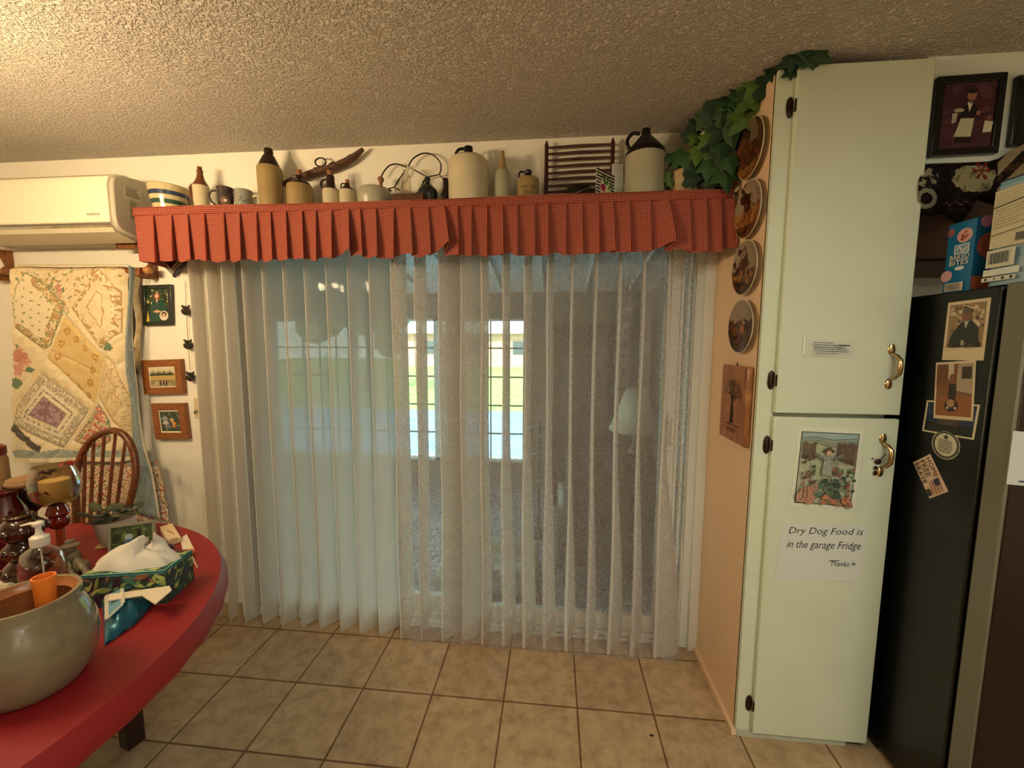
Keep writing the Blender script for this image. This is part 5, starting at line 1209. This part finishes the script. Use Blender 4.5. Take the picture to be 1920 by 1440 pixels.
# draped runner
rn = thing('quilted_table_runner', 'dark quilted runner with cream flower patches draped below the white soffit', 'table runner', (1.70, -.44, 1.9))
Tp = [(1722, 312), (1760, 311), (1800, 310), (1850, 306), (1872, 300), (1896, 285), (1925, 268), (1960, 255)]
Bt = [(1722, 400), (1745, 405), (1770, 400), (1795, 422), (1830, 372), (1870, 385), (1920, 400), (1960, 405)]
def rp(u, v, L_):
    k = u*(len(L_)-1); i = min(int(k), len(L_)-2); s = k-i; return (L_[i][0]+(L_[i+1][0]-L_[i][0])*s, L_[i][1]+(L_[i+1][1]-L_[i][1])*s)
def rpos(u, v):
    a = rp(u, v, Tp); b = rp(u, v, Bt); px = a[0]+(b[0]-a[0])*v; py = a[1]+(b[1]-a[1])*v
    return at(px, py, 'y', -.445-.03*math.sin(PI*v)-.008*math.sin(u*19)*v)
def rcol(u, v):
    a = rp(u, v, Tp); b = rp(u, v, Bt); x = a[0]+(b[0]-a[0])*v; y = a[1]+(b[1]-a[1])*v; n = nz(x, y, .09)+.3*nz(x, y, .3)
    for k in range(6):
        th = .4+k*PI/3; dx, dy = x-1837, y-323; r_ = math.hypot(dx, dy); 
        if r_ < 17 and math.cos(6*math.atan2(dy, dx)) > .1: return C('#6a2420')
    if math.hypot((x-1822)/42, (y-337)/24)+.25*n < 1: return C('#8d8666') if n > -.25 else C('#6b6648')
    if math.hypot((x-1735)/22, (y-335)/18)+.3*n < 1: return C('#86836c') if n > 0 else C('#1d1a16')
    if abs(math.hypot(x-1735, y-372)-14) < 4: return C('#777462')
    if abs(y-(381+3*math.sin(x*.35))) < 1.2 and x > 1765 and x < 1840: return C('#5a3a38')
    if x > 1868: return C('#8d7f62') if (int((x+y)/22) % 2) else (C('#3c2a1e') if n > 0 else C('#1c1714'))
    return C('#120d0c') if n < .1 else C('#1e1512')
MB().grid(rpos, 110, 60, col=rcol).build('runner_cloth', CLOTHP, rn, angle=0, solid=.006)
# ================================================================== dining table
TC, TR, TZ = Vector((-1.41, -1.27, 0)), .805, .76
tb = thing('dining_table', 'round wooden dining table under the red cloth at the left', 'table', (TC.x, TC.y, 0))
M_tw = wood('dark_table_wood', '#1f120c', '#33201a', 6, .4)
MB().lathe([(.78, .70), (.79, .715), (.79, .738), (.78, .745)], (TC.x, TC.y, 0), 64).build('tabletop', M_tw, tb)
for k in range(4):
    a = math.atan2(.55, .14)+k*PI/2; c = TC+Vector((.57*math.cos(a), .57*math.sin(a), 0)); Mr = Matrix.Translation(c) @ Matrix.Rotation(a, 4, 'Z')
    MB().box(-.028, .028, -.028, .028, 0, .62, Mr).box(-.032, .032, -.032, .032, .62, .70, Mr).build('leg', M_tw, tb, bevel=.004)
M_red = mat('red_vinyl_tablecloth', '#86161a', .5, bump=.12, bscale=300, var=.06, vscale=5)
cl = thing('tablecloth', 'fitted red vinyl tablecloth covering the round table', 'tablecloth', (TC.x, TC.y, .70))
def clo(u, v):
    a = 2*PI*u
    if v < .6: r, z = TR*v/.6*.97, TZ
    else:
        s = (v-.6)/.4; r = TR*.97+.025*math.sin(s*PI/2)-.012*max(0, s-.6)*2; z = TZ-.075*max(0, s-.12)-.004*(s > .1)
        if s > .5: r += .004*math.sin(a*40)*(s-.5)
    return TC+Vector((r*math.cos(a), r*math.sin(a), z))
MB().grid(clo, 160, 24).build('cloth', M_red, cl, angle=60)

# ================================================================== windsor chair
wc = thing('windsor_chair', 'bow back spindle wooden chair tucked behind the round table', 'chair', (-1.70, -.52, 0)); M_ch = wood('chestnut_wood', '#4a2410', '#6e3c1c', 9, .3, (5, 5, 5))
hp_ = [(143, 957, -.40), (141, 905, -.385), (147, 870, -.37), (158, 843, -.36), (175, 822, -.355), (198, 810, -.35), (218, 808, -.35), (235, 818, -.352), (248, 840, -.358), (254, 868, -.366), (254, 895, -.376), (248, 925, -.388), (241, 950, -.40)]
P = [at(a, b, 'y', c) for a, b, c in hp_]
def fold_(P, k=4):
    Q = []
    for i in range(len(P)-1):
        p0, p1, p2, p3 = P[max(0, i-1)], P[i], P[i+1], P[min(len(P)-1, i+2)]
        for j in range(k):
            s = j/k; Q.append(.5*(2*p1+(p2-p0)*s+(2*p0-5*p1+4*p2-p3)*s*s+(3*p1-p0-3*p2+p3)*s**3))
    return Q+[P[-1]]
Lb, Rb = Vector((P[0].x+.05, -.47, .455)), Vector((P[-1].x-.03, -.47, .455))
MB().tube([Lb]+fold_(P)+[Rb], .0145, 12).build('bow', M_ch, wc)
tops = [(173.5, 826), (195, 812), (215, 809.5), (234, 819), (247, 841)]
tops = [(160, 842), (176, 824), (196, 811), (217, 809), (236, 820)]
for i, (a, b) in enumerate(tops):
    t_ = at(a, b, 'y', -.355); bt = Lb.lerp(Rb, (i+1)/6); m_ = t_.lerp(bt, .5)
    MB().tube([bt, m_, t_], [.0085, .0075, .006], 8).build('spindle', M_ch, wc)
sc_ = Vector((-1.69, -.60, .44)); mb = MB(); n = 40
out = [(sc_.x+.215*math.copysign(abs(math.cos(2*PI*i/n))**.7, math.cos(2*PI*i/n)), sc_.y+.20*math.copysign(abs(math.sin(2*PI*i/n))**.7, math.sin(2*PI*i/n))) for i in range(n)]
mb.prism([(x, y, .425) for x, y in out], (0, 0, .032)); mb.build('seat', M_ch, wc, bevel=.01)
for sx, sy in ((-1, -1), (1, -1), (-1, 1), (1, 1)):
    a = Vector((sc_.x+.15*sx, sc_.y+.13*sy, .43)); b = Vector((sc_.x+.215*sx, sc_.y+.19*sy-.0, 0)); MB().tube([a, a.lerp(b, .3), a.lerp(b, .45), a.lerp(b, .7), b], [.013, .017, .021, .016, .011], 12).build('leg', M_ch, wc)
for sx in (-1, 1): MB().tube([(sc_.x+.19*sx, sc_.y-.165, .18), (sc_.x+.19*sx, sc_.y+.165, .18)], [.009, .009], 8).build('stretcher', M_ch, wc)
MB().tube([(sc_.x-.19, sc_.y, .18), (sc_.x+.19, sc_.y, .18)], .010, 8).build('stretcher', M_ch, wc)

# ================================================================== things on the table
# crock with cup
T = TZ+.001; CX, CY_ = -.83, -1.25
ck = thing('stoneware_crock', 'large round bellied grey stoneware crock nearest the camera on the table', 'crock', (CX, CY_, T))
PR = [(.070, 0), (.080, .006), (.092, .025), (.103, .055), (.108, .090), (.106, .125), (.098, .155), (.089, .175), (.085, .188), (.087, .200), (.086, .206), (.079, .206)]
M_ck = mat('speckled_grey_glaze', '#74684f', .12, var=.08, vscale=40, coat=.4)
MB().lathe([(r, T+z) for r, z in PR], (CX, CY_, 0), 64, cap1=False).build('body', M_ck, ck)
MB().lathe([(.079, T+.206), (.077, T+.196), (.070, T+.188), (.074, T+.182), (.090, T+.15), (.098, T+.09), (.085, T+.03), (.06, T+.012), (.001, T+.012)], (CX, CY_, 0), 64, cap0=False, cap1=False).build('inner_wall', mat('terracotta_inner_glaze', '#a1683a', .3), ck)
c = at(81, 1078, 'z', 1.0); cup = thing('orange_cup', 'orange plastic tumbler standing inside the grey crock', 'cup', (CX-.0, CY_, T+.0125))
ccx, ccy = max(CX-.04, min(CX+.04, c.x)), max(CY_-.03, min(CY_+.045, c.y)); cup.location = (ccx, ccy, T+.0125)
MB().lathe([(.015, T+.0125), (.0155, T+.1), (.018, T+.222), (.0195, T+.228), (.0195, T+.236), (.0165, T+.236), (.0145, T+.2), (.012, T+.02)], (ccx, ccy, 0), 28).build('tumbler', mat('orange_plastic', '#e07a2c', .35), cup)
# pump bottle
pbx, pby = -1.17, -.985
pb2 = thing('pump_bottle', 'clear hand soap bottle with white pump behind the crock', 'bottle', (pbx, pby, T))
MB().lathe([(.045, T), (.056, T+.006), (.058, T+.05), (.057, T+.115), (.048, T+.145), (.026, T+.162), (.018, T+.168)], (pbx, pby, 0), 32, sq=.75, cap1=False).build('bottle', M_clear, pb2)
MB().lathe([(.040, T+.004), (.052, T+.008), (.053, T+.03), (.053, T+.032)], (pbx, pby, 0), 28, sq=.72).build('soap', mat('pale_soap', '#b9a98c', .1, trans=.6), pb2)
M_pp = mat('white_pump_plastic', '#dcd6c4', .35)
pm = MB().lathe([(.0195, T+.166), (.0205, T+.170), (.0205, T+.192), (.016, T+.196), (.010, T+.198), (.0065, T+.208), (.0065, T+.222), (.012, T+.226), (.0125, T+.234), (.009, T+.237)], (pbx, pby, 0), 24)
pm.tube([(pbx, pby, T+.231), (pbx-.02, pby-.004, T+.232), (pbx-.042, pby-.008, T+.226)], [.008, .0065, .0045], 10, flat=.6); pm.build('pump', M_pp, pb2)
MB().tube([(pbx, pby, T+.170), (pbx+.002, pby, T+.02)], .0022, 6).build('dip_tube', M_pp, pb2)
# tissue box : corners on the table
A_, B_, D_ = at(150, 1082, 'z', T+.095), at(309, 1072, 'z', T+.095), at(349, 1030, 'z', T+.095)
U = Vector((B_.x-A_.x, B_.y-A_.y, 0)); Vv = Vector((D_.x-B_.x, D_.y-B_.y, 0)); wv = Vector((-U.y, U.x, 0)).normalized()*.12
A0 = Vector((A_.x, A_.y, T))
ts = thing('tissue_box', 'leaf patterned green tissue box with a white tissue pulled up', 'tissue box', A0+U*.5+wv*.5)
ts.location.z = T; HT = .095
MB().prism([A0, A0+U, A0+U+wv, A0+wv], (0, 0, HT)).build('carton', mat('teal_carton', '#4f8578', .5), ts, smooth=False)
def leafy(F, seed, n, cols=('#77894a', '#8a9a52', '#2f4a3c', '#3f6a5e', '#2b2230', '#a3a860', '#33202c', '#8a5a3c')):
    rd = random.Random(seed); F.rect(0, 0, 1, 1, '#2c4038')
    for _ in range(n):
        F.k -= .94; u, v = rd.uniform(.02, .98), rd.uniform(.04, .96); a = rd.uniform(-.6, 1.4); l = rd.uniform(.05, .13); w = l*.35; c = rd.choice(cols); ca, sa = math.cos(a), math.sin(a)*F.asp
        F.poly([(min(1, max(0, u+x*ca-y*sa*.5/F.asp)), min(1, max(0, v+x*sa+y*ca*F.asp))) for x, y in ((-l, 0), (-l*.3, w), (l*.4, w*.8), (l, 0), (l*.4, -w*.8), (-l*.3, -w))], c)
    F.k += 2; return F
F = leafy(Flat(A0-wv*.006, A0+U-wv*.006, A0-wv*.006+Vector((0, 0, HT)), base=None), 3, 70); F.line([(0, .985), (1, .985)], .03, '#4f8a88'); F.build('front_print', ts)
e = U.normalized()*.0007
F = leafy(Flat(A0+U+e, A0+U+wv+e, A0+U+e+Vector((0, 0, HT)), base=None), 5, 50); F.line([(0, .985), (1, .985)], .03, '#4f8a88'); F.build('side_print', ts)
F = leafy(Flat(A0+Vector((0, 0, HT+.0005)), A0+U+Vector((0, 0, HT+.0005)), A0+wv+Vector((0, 0, HT+.0005)), base=None, toward=A0+Vector((0, 0, 5))), 9, 80, ('#a3ab5c', '#b5b86a', '#7f9a58', '#c3c07a', '#5a7a52', '#4f8a78'))
F.line([(0, .02), (1, .02)], .05, '#5a9a98').line([(.985, 0), (.985, 1)], .04, '#5a9a98'); F.build('top_print', ts)
c_ = A0+U*.47+wv*.5; ud = U.normalized(); wd = wv.normalized()
def tis(u, v):
    a = 2*PI*u; r = (.075*(1-v)+.012)*(1+.25*math.sin(3*a+1)*v+.08*math.sin(7*a)); return c_+ud*(r*math.cos(a)*1.25+.035*v*v+.006*math.sin(9*a+7*v)*v)+wd*(r*.55*math.sin(a)+.006*math.sin(5*a+11*v)*v)+Vector((0, 0, HT+.0015+.066*v**.7*(1+.28*math.sin(2*a+.7)*v+.1*math.sin(5*a))+.004*math.sin(13*a+5*v)*v))
MB().grid(tis, 48, 12).build('tissue', mat('white_tissue', '#cfc8b8', .9), ts, angle=0)
# wipes pouch + envelope
def slabq(P, h, m_, nm, par, bev=.004): return MB().prism([Vector(p) for p in P], (0, 0, h)).build(nm, m_, par, bevel=bev)
pc_ = at(232, 1155, 'z', .80); pw = thing('wipes_pouch', 'teal blue foil pouch with pale framed lid beside the crock', 'pouch', (pc_.x, pc_.y, T))
q0, q1, q2, q3 = [at(a, b, 'z', T) for a, b in ((196, 1212), (255, 1170), (290, 1130), (190, 1128))]
cen = (q0+q1+q2+q3)/4
q3 = Vector((q3.x, q3.y, T))
def pch(u, v):
    b0 = q0.lerp(q1, u) if 0 else None
    p = (q3*(1-u)+q2*u)*(v)+(q0*(1-u)+q1*u)*(1-v)
    h = .042*(math.sin(PI*min(1, max(0, u)))**.5)*(math.sin(PI*v)**.5)+.003
    return Vector((p.x, p.y, T+.001+h+.003*math.sin(u*14+v*9)))
mb = MB().grid(pch, 24, 24); mb.add([Vector((p.x, p.y, T+.001)) for p in (q0, q1, q2, q3)], [(0, 1, 2, 3)]); 
mb.build('pouch_body', mat('teal_foil', '#1f5b70', .28, .3, bump=.5, bscale=25), pw, angle=0)
F = Flat(pch(.12, .22), pch(.55, .3), pch(.12, .85), base='#6d99a8', th=.003, toward=Vector((0, 0, 9)))
F.warp = None
for a, b in (((.0, .02), (1, .02)), ((1, .02), (1, .98)), ((1, .98), (0, .98)), ((0, .98), (0, .02))): F.line([a, b], .07, '#c9c2b0')
for v in F.mb.v: pass
F.mb.v = [(x, y, z+.016) for x, y, z in F.mb.v]; F.build('lid_label', pw, GLOSSP)
E0 = [at(a, b, 'z', T+.052) for a, b in ((202, 1128), (205, 1116), (318, 1100), (322, 1108), (291, 1134), (266, 1118))]
tag(MB().prism([Vector((p.x, p.y, T+.052)) for p in E0], (0, 0, .003)).build('folded_envelope', mat('cream_paper', '#dccdb0', .8)), 'cream folded envelope resting on the teal pouch against the tissue box', 'envelope')
# photo frame
fa, fb = at(204, 1048, 'z', T), at(293, 1034, 'z', T); ft = at(199, 990, 'y', (fa.y))
ph = thing('photo_frame', 'grey framed outdoor photo standing on the table behind the tissue box', 'picture frame', ((fa.x+fb.x)/2, (fa.y+fb.y)/2, T)); Uh = Vector((fb.x-fa.x, fb.y-fa.y, 0)); hh = max(.09, min(.13, ft.z-T)); nrm = Uh.cross(Vector((0, 0, 1))).normalized(); nrm = nrm if nrm.y < 0 else -nrm
Vh = Vector((-nrm.x*.18*hh, -nrm.y*.18*hh, hh))
Pf = lambda u, v: Vector((fa.x, fa.y, T))+Uh*u+Vh*v; mb = MB(); bo = .07
for q in (((0, 0), (1, 0), (1-bo, bo), (bo, bo)), ((1, 0), (1, 1), (1-bo, 1-bo), (1-bo, bo)), ((1, 1), (0, 1), (bo, 1-bo), (1-bo, 1-bo)), ((0, 1), (0, 0), (bo, bo), (bo, 1-bo))): mb.prism([Pf(*k) for k in q], nrm*.008)
mb.build('frame', mat('pewter_frame', '#8f8c7a', .35, .4), ph)
F = Flat(Pf(bo, bo)+nrm*.003, Pf(1-bo, bo)+nrm*.003, Pf(bo, 1-bo)+nrm*.003, base='#42522f'); F.blobs(60, (0, .1, 1, 1), .09, ['#55693a', '#3a4a2c', '#6a7d45', '#2c3824'], 4); F.rect(0, 0, 1, .12, '#2b2f26')
F.disc(.42, .6, .1, '#9aa9ad', 14).disc(.42, .38, .13, '#4a6a8a', 14).rect(.62, .3, .72, .75, '#22221f').disc(.66, .8, .05, '#3a2a20').disc(.83, .42, .09, '#b3aa98').disc(.75, .25, .08, '#1e1b18'); F.build('picture', ph, GLOSSP)
MB().prism([Pf(.45, .02), Pf(.55, .02), Pf(.5, .7)], -nrm*.004).build('easel_back', M_black, ph)
# notes, flower, plastic, yellow paper
def loose(nm, label, cat, pts, z, m_, h=.0015):
    P = [at(a, b, 'z', z) for a, b in pts]; return tag(MB().prism([Vector((p.x, p.y, z)) for p in P], (0, 0, h)).build(nm, m_, bevel=0), label, cat)
M_pap = mat('peach_paper', '#e3c79a', .8)
nb = thing('note_pad', 'small stack of peach notes at the far right of the table', 'notepad', at(320, 1004, 'z', T)); nb.location.z = T
P = [at(a, b, 'z', T) for a, b in ((300, 996), (323, 989), (340, 1016), (316, 1024))]
mb = MB().prism([Vector((p.x, p.y, T)) for p in P], (0, 0, .018)); mb.build('pad', M_pap, nb); mb = MB(); a, b = P[0].lerp(P[2], .35), P[0].lerp(P[2], .7); mb.tube([a+Vector((0, 0, .019)), b+Vector((0, 0, .019))], .0012, 5); mb.tube([P[3].lerp(P[2], .2)+Vector((0, 0, .019)), P[3].lerp(P[2], .6)+Vector((.0, .006, .019))], .0012, 5); mb.build('pen_marks', mat('brown_ink', '#5a3418', .6), nb)
loose('loose_note', 'cream card lying beside the peach note stack', 'card', ((338, 1010), (350, 1002), (364, 1030), (342, 1031)), T, mat('cream_card', '#e8d6b8', .8))
loose('yellow_slip', 'yellow paper slip lying left of the photo frame', 'paper', ((176, 1030), (196, 1012), (208, 1015), (204, 1026)), T, mat('yellow_paper', '#d9be6a', .8))
o_ = at(358, 1042, 'z', T); lo = thing('lollipop', 'orange wrapped lollipop with white stick near the table edge', 'lollipop', (o_.x, o_.y, T)); MB().ball((o_.x, o_.y, T+.013), .0125, 14, (1.1, 1, .9)).build('candy', mat('orange_wrapper', '#c9611f', .3, bump=.5, bscale=80), lo)
e_ = at(370, 1064, 'z', T+.003); MB().tube([(o_.x, o_.y, T+.008), (e_.x, e_.y, T+.003)], .0016, 6).build('stick', M_pp, lo)
g_ = at(312, 1028, 'z', T+.01); tag(MB().ball((g_.x, g_.y, T+.014), .018, 14, (1.5, 1.0, .75)).build('purple_wrapper', mat('purple_cellophane', '#3d1626', .12, bump=1, bscale=40)), 'crumpled dark purple wrapper between the photo frame and the notes', 'wrapper')
# succulent
s_ = at(203, 992, 'z', T+.03); sp_ = Vector((-1.33, -.655, T)); su = thing('potted_succulent', 'white pot of grey green rounded leaves by the chair', 'potted plant', sp_)
MB().lathe([(.038, T), (.046, T+.01), (.058, T+.075), (.061, T+.095), (.056, T+.095), (.052, T+.08), (.01, T+.08)], (sp_.x, sp_.y, 0), 32).build('pot', mat('white_ceramic_pot', '#c9bba6', .35), su)
mb = MB(); rd = random.Random(8)
for k in range(30):
    a = rd.uniform(0, 2*PI); l = rd.uniform(.03, .085); h = rd.uniform(.0, .035); c = sp_+Vector((l*math.cos(a), l*math.sin(a), .10+h)); d = Vector((math.cos(a), math.sin(a), rd.uniform(-.3, .5))).normalized(); n_ = Vector((0, 0, 1)); x = d.cross(n_).normalized(); s = rd.uniform(.016, .026)
    mb.mi = rd.choice((0, 0, 1)); mb.add([c-d*s]+[c+d*s*math.cos(q)+x*s*.7*math.sin(q)+n_*.004*math.cos(q) for q in [i*PI/5 for i in range(10)]], [(0, 1+i, 1+(i+1) % 10) for i in range(10)])
    if rd.random() < .6: mb.tube([sp_+Vector((0, 0, .085)), sp_+Vector((l*.5*math.cos(a), l*.5*math.sin(a), .10+h)), c], .0018, 5)
mb.build('leaves', [mat('grey_green_leaf', '#4a4f36', .5), mat('dark_grey_leaf', '#33382a', .5)], su, smooth=False, solid=.002)
# figurine
fgp = Vector((-1.24, -.85, T)); fi = thing('resin_figurine', 'small brown and grey resin animal figurine beside the pump bottle', 'figurine', fgp); M_rs = mat('painted_resin', '#756a52', .5, var=.4, vscale=50, bump=.6, bscale=60); mb = MB()
mb.ball(fgp+Vector((0, 0, .022)), .024, 14, (1.6, 1, .9)); mb.ball(fgp+Vector((-.012, 0, .052)), .02, 14, (1, .9, 1.2)); mb.ball(fgp+Vector((-.016, -.006, .082)), .016, 14); mb.ball(fgp+Vector((-.03, -.012, .078)), .008, 8); mb.tube([fgp+Vector((.01, -.01, .05)), fgp+Vector((.045, -.015, .02)), fgp+Vector((.06, -.02, .008))], [.010, .009, .010], 10); mb.tube([fgp+Vector((-.01, -.02, .045)), fgp+Vector((.02, -.035, .016)), fgp+Vector((.045, -.04, .008))], [.009, .008, .009], 10); mb.build('body', M_rs, fi)
mb = MB().lathe([(.019, 0), (.024, .004), (.012, .012), (.011, .020), (.002, .024)], fgp+Vector((-.016, -.004, .090)), 14); mb.build('hat', mat('grey_felt_paint', '#6b5f48', .8), fi)
# goblet in blown glass
gx, gy = at(106, 935, 'y', -.79).x, -.79
go = thing('glass_goblet', 'large clear footed glass bowl with red stem holding a candle', 'goblet', (gx, gy, T))
M_redg = mat('red_amber_glass', '#6a1408', .08, coat=.5); M_c2 = clear('smoky_glass', '#d9c9a8', .04)
MB().lathe([(.045, T), (.042, T+.006), (.02, T+.018), (.011, T+.04), (.011, T+.115)], (gx, gy, 0), 28).build('foot', M_c2, go)
MB().lathe([(.012, T+.115), (.024, T+.125), (.028, T+.145), (.022, T+.158), (.030, T+.170), (.026, T+.186), (.02, T+.2)], (gx, gy, 0), 28).build('red_stem', M_redg, go)
MB().lathe([(.02, T+.2), (.045, T+.208), (.062, T+.235), (.066, T+.27), (.060, T+.30), (.052, T+.325), (.050, T+.335)], (gx, gy, 0), 40, cap1=False).build('bowl', M_c2, go)
MB().lathe([(.034, T+.214), (.038, T+.22), (.038, T+.285), (.034, T+.288)], (gx, gy, 0), 28).build('candle', mat('cream_wax', '#d9c490', .5), go)
for k, (a, c, hz_) in enumerate(((.6, '#7a140e', .33), (2.9, '#1c0f0c', .30), (4.6, '#5a100a', .245))):
    p0 = Vector((gx+.036*math.cos(a), gy+.036*math.sin(a), T+hz_)); mb = MB()
    for j in range(5): q = a+j*1.25; mb.add([p0, p0+Vector((.022*math.cos(q), .022*math.sin(q), .012)), p0+Vector((.026*math.cos(q+.5), .026*math.sin(q+.5), .0)), p0+Vector((.018*math.cos(q+.9), .018*math.sin(q+.9), .014))], [(0, 1, 2, 3)])
    mb.build('silk_petals', mat('petal_'+'abc'[k], c, .5), go, smooth=False, solid=.001)
bx_, by_ = at(42, 1010, 'y', -.91).x, -.91
bv = thing('bubble_glass_vase', 'dark amber brown stacked bubble glass vase left of the pump bottle', 'vase', (bx_, by_, T)); M_amb = mat('dark_amber_glass', '#3a1c10', .07, trans=.25, coat=.6)
prof = [(.03, 0)]
for k, (r, zc) in enumerate(((.050, .04), (.042, .105), (.052, .17))):
    prof += [(r*.7, zc-.030), (r*.95, zc-.016), (r, zc), (r*.95, zc+.016), (r*.7, zc+.030)]
prof += [(.03, .206), (.034, .214), (.03, .218)]
MB().lathe([(r, T+z) for r, z in prof], (bx_, by_, 0), 36).build('vase_body', M_amb, bv)
for zc, r in ((.04, .044), (.105, .036), (.17, .046)):
    mb = MB()
    for k in range(8): a = 2*PI*k/8+zc*20; mb.ball((bx_+r*math.cos(a), by_+r*math.sin(a), T+zc), .0155, 10)
    mb.build('bubble_ring', M_amb, bv)
c3 = Vector((at(52, 930, 'y', -.78).x, -.78, T)); vz = thing('dark_glass_bowl', 'dark smoked footed bowl between the bubble vase and the goblet', 'bowl', c3)
MB().lathe([(.04, T), (.04, T+.01), (.016, T+.03), (.018, T+.16), (.045, T+.19), (.054, T+.22), (.054, T+.262), (.049, T+.262), (.045, T+.23), (.01, T+.20)], (c3.x, c3.y, 0), 36).build('bowl_body', mat('smoked_brown_glass_body', '#1a0f0b', .1), vz)
MB().lathe([(.047, T+.262), (.050, T+.270), (.044, T+.285), (.02, T+.292)], (c3.x, c3.y, 0), 28).build('lid', mat('tan_wood_lid', '#8a6844', .5), vz)
j = Vector((at(-12, 880, 'y', -.66).x, -.66, T)); jr = thing('candle_jar', 'tall glass jar candle with a red lid at the left edge', 'jar', j)
MB().lathe([(.038, T), (.040, T+.01), (.040, T+.30), (.034, T+.32)], (j.x, j.y, 0), 28).build('jar_body', mat('tan_jar_glass', '#8a6a48', .15, var=.2), jr); MB().lathe([(.036, T+.32), (.038, T+.325), (.038, T+.35), (.025, T+.36)], (j.x, j.y, 0), 28).build('lid', mat('dark_red_lid', '#6a1812', .4), jr)
j2 = Vector((at(-14, 980, 'y', -.88).x, -.84, T)); rv = thing('red_glass_vase', 'deep red glass vase at the left edge behind the crock', 'vase', j2); MB().lathe([(.04, T), (.045, T+.02), (.052, T+.10), (.046, T+.20), (.03, T+.24), (.034, T+.26)], (j2.x, j2.y, 0), 32).build('vase_body', mat('ruby_glass', '#3c0a08', .1, coat=.5), rv)
# coaster and folded cloths left of the crock
k_ = at(10, 1098, 'z', T+.01); co = thing('coin_dish', 'pale round dish with folded papers left of the crock', 'dish', (k_.x, k_.y, T)); MB().lathe([(.035, T), (.045, T+.01), (.05, T+.022), (.046, T+.022), (.01, T+.008)], (k_.x, k_.y, 0), 28).build('dish', mat('pale_glaze', '#b3a27a', .3), co)
MB().box(k_.x-.02, k_.x+.03, k_.y-.015, k_.y+.02, T+.008, T+.026, None).build('paper', mat('cream_paper', '#dccdb0', .8), co, bevel=.002)

# ================================================================== chandelier over the table (above the frame, its bulbs mirror in the glass)
LX, LY, LZ = -1.55, -1.38, 2.0
cdl = thing('chandelier', 'brass five arm chandelier hanging over the round table', 'chandelier', (LX, LY, 1.9)); M_br2 = mat('polished_brass', '#b98b45', .2, 1)
MB().lathe([(.005, 1.86), (.02, 1.88), (.03, 1.91), (.015, 1.95), (.008, 2.0), (.006, 2.40), (.06, 2.42), (.06, 2.438)], (LX, LY, 0), 20).build('stem', M_br2, cdl)
bulb = bpy.data.materials.new('warm_bulb'); bulb.use_nodes = True; n = bulb.node_tree; n.nodes.clear(); e = n.nodes.new('ShaderNodeEmission'); o = n.nodes.new('ShaderNodeOutputMaterial'); e.inputs[0].default_value = (*WARM, 1); e.inputs[1].default_value = BULB; n.links.new(e.outputs[0], o.inputs[0])
for k in range(5):
    a = 2*PI*k/5+.3; dx, dy = math.cos(a), math.sin(a)
    arm = MB().tube([(LX+dx*r, LY+dy*r, z) for r, z in ((.01, 1.92), (.09, 1.87), (.17, 1.88), (.21, 1.93), (.21, 1.955))], .006, 8); ao = arm.lathe([(.006, 1.95), (.022, 1.955), (.024, 1.962)], (LX+dx*.21, LY+dy*.21, 0), 14).build('arm', M_br2, cdl)
    MB().lathe([(.012, 1.962), (.022, 1.975), (.031, 2.0), (.028, 2.02), (.015, 2.038), (.003, 2.045)], (LX+dx*.21, LY+dy*.21, 0), 16).build('bulb', bulb, ao)
kf = thing('kitchen_fill_housing', 'assumed unseen light box for the cool kitchen fill lamp behind the camera', 'ceiling light', (1.0, -2.3, 2.37)); bx('housing', M_white, .4, 1.6, -2.55, -2.05, 2.375, 2.44, kf, .01)  # unseen box around the assumed kitchen fill lamp
hf = thing('rear_fill_housing', 'added unseen light box for the rear fill lamp behind the camera', 'ceiling light', (2.3, -4.3, 2.37)); bx('housing', M_white, 1.8, 2.8, -4.6, -4.0, 2.375, 2.44, hf, .01)  # unseen box added around the rear fill lamp

for (px, py, r_, lb) in ((1222, 1379, .006, 'dark crumb lying on a floor tile near the pantry cabinet'), (733, 1237, .0028, 'tiny dark crumb on the tile in front of the closed vanes')):
    c = at(px, py, 'z', .003); tag(MB().ball((c.x, c.y, .0005+r_*.4), r_, 8, (1.6, .8, .4)).build('floor_crumb', mat('dark_crumb', '#2a1a10', .8)), lb, 'crumb')
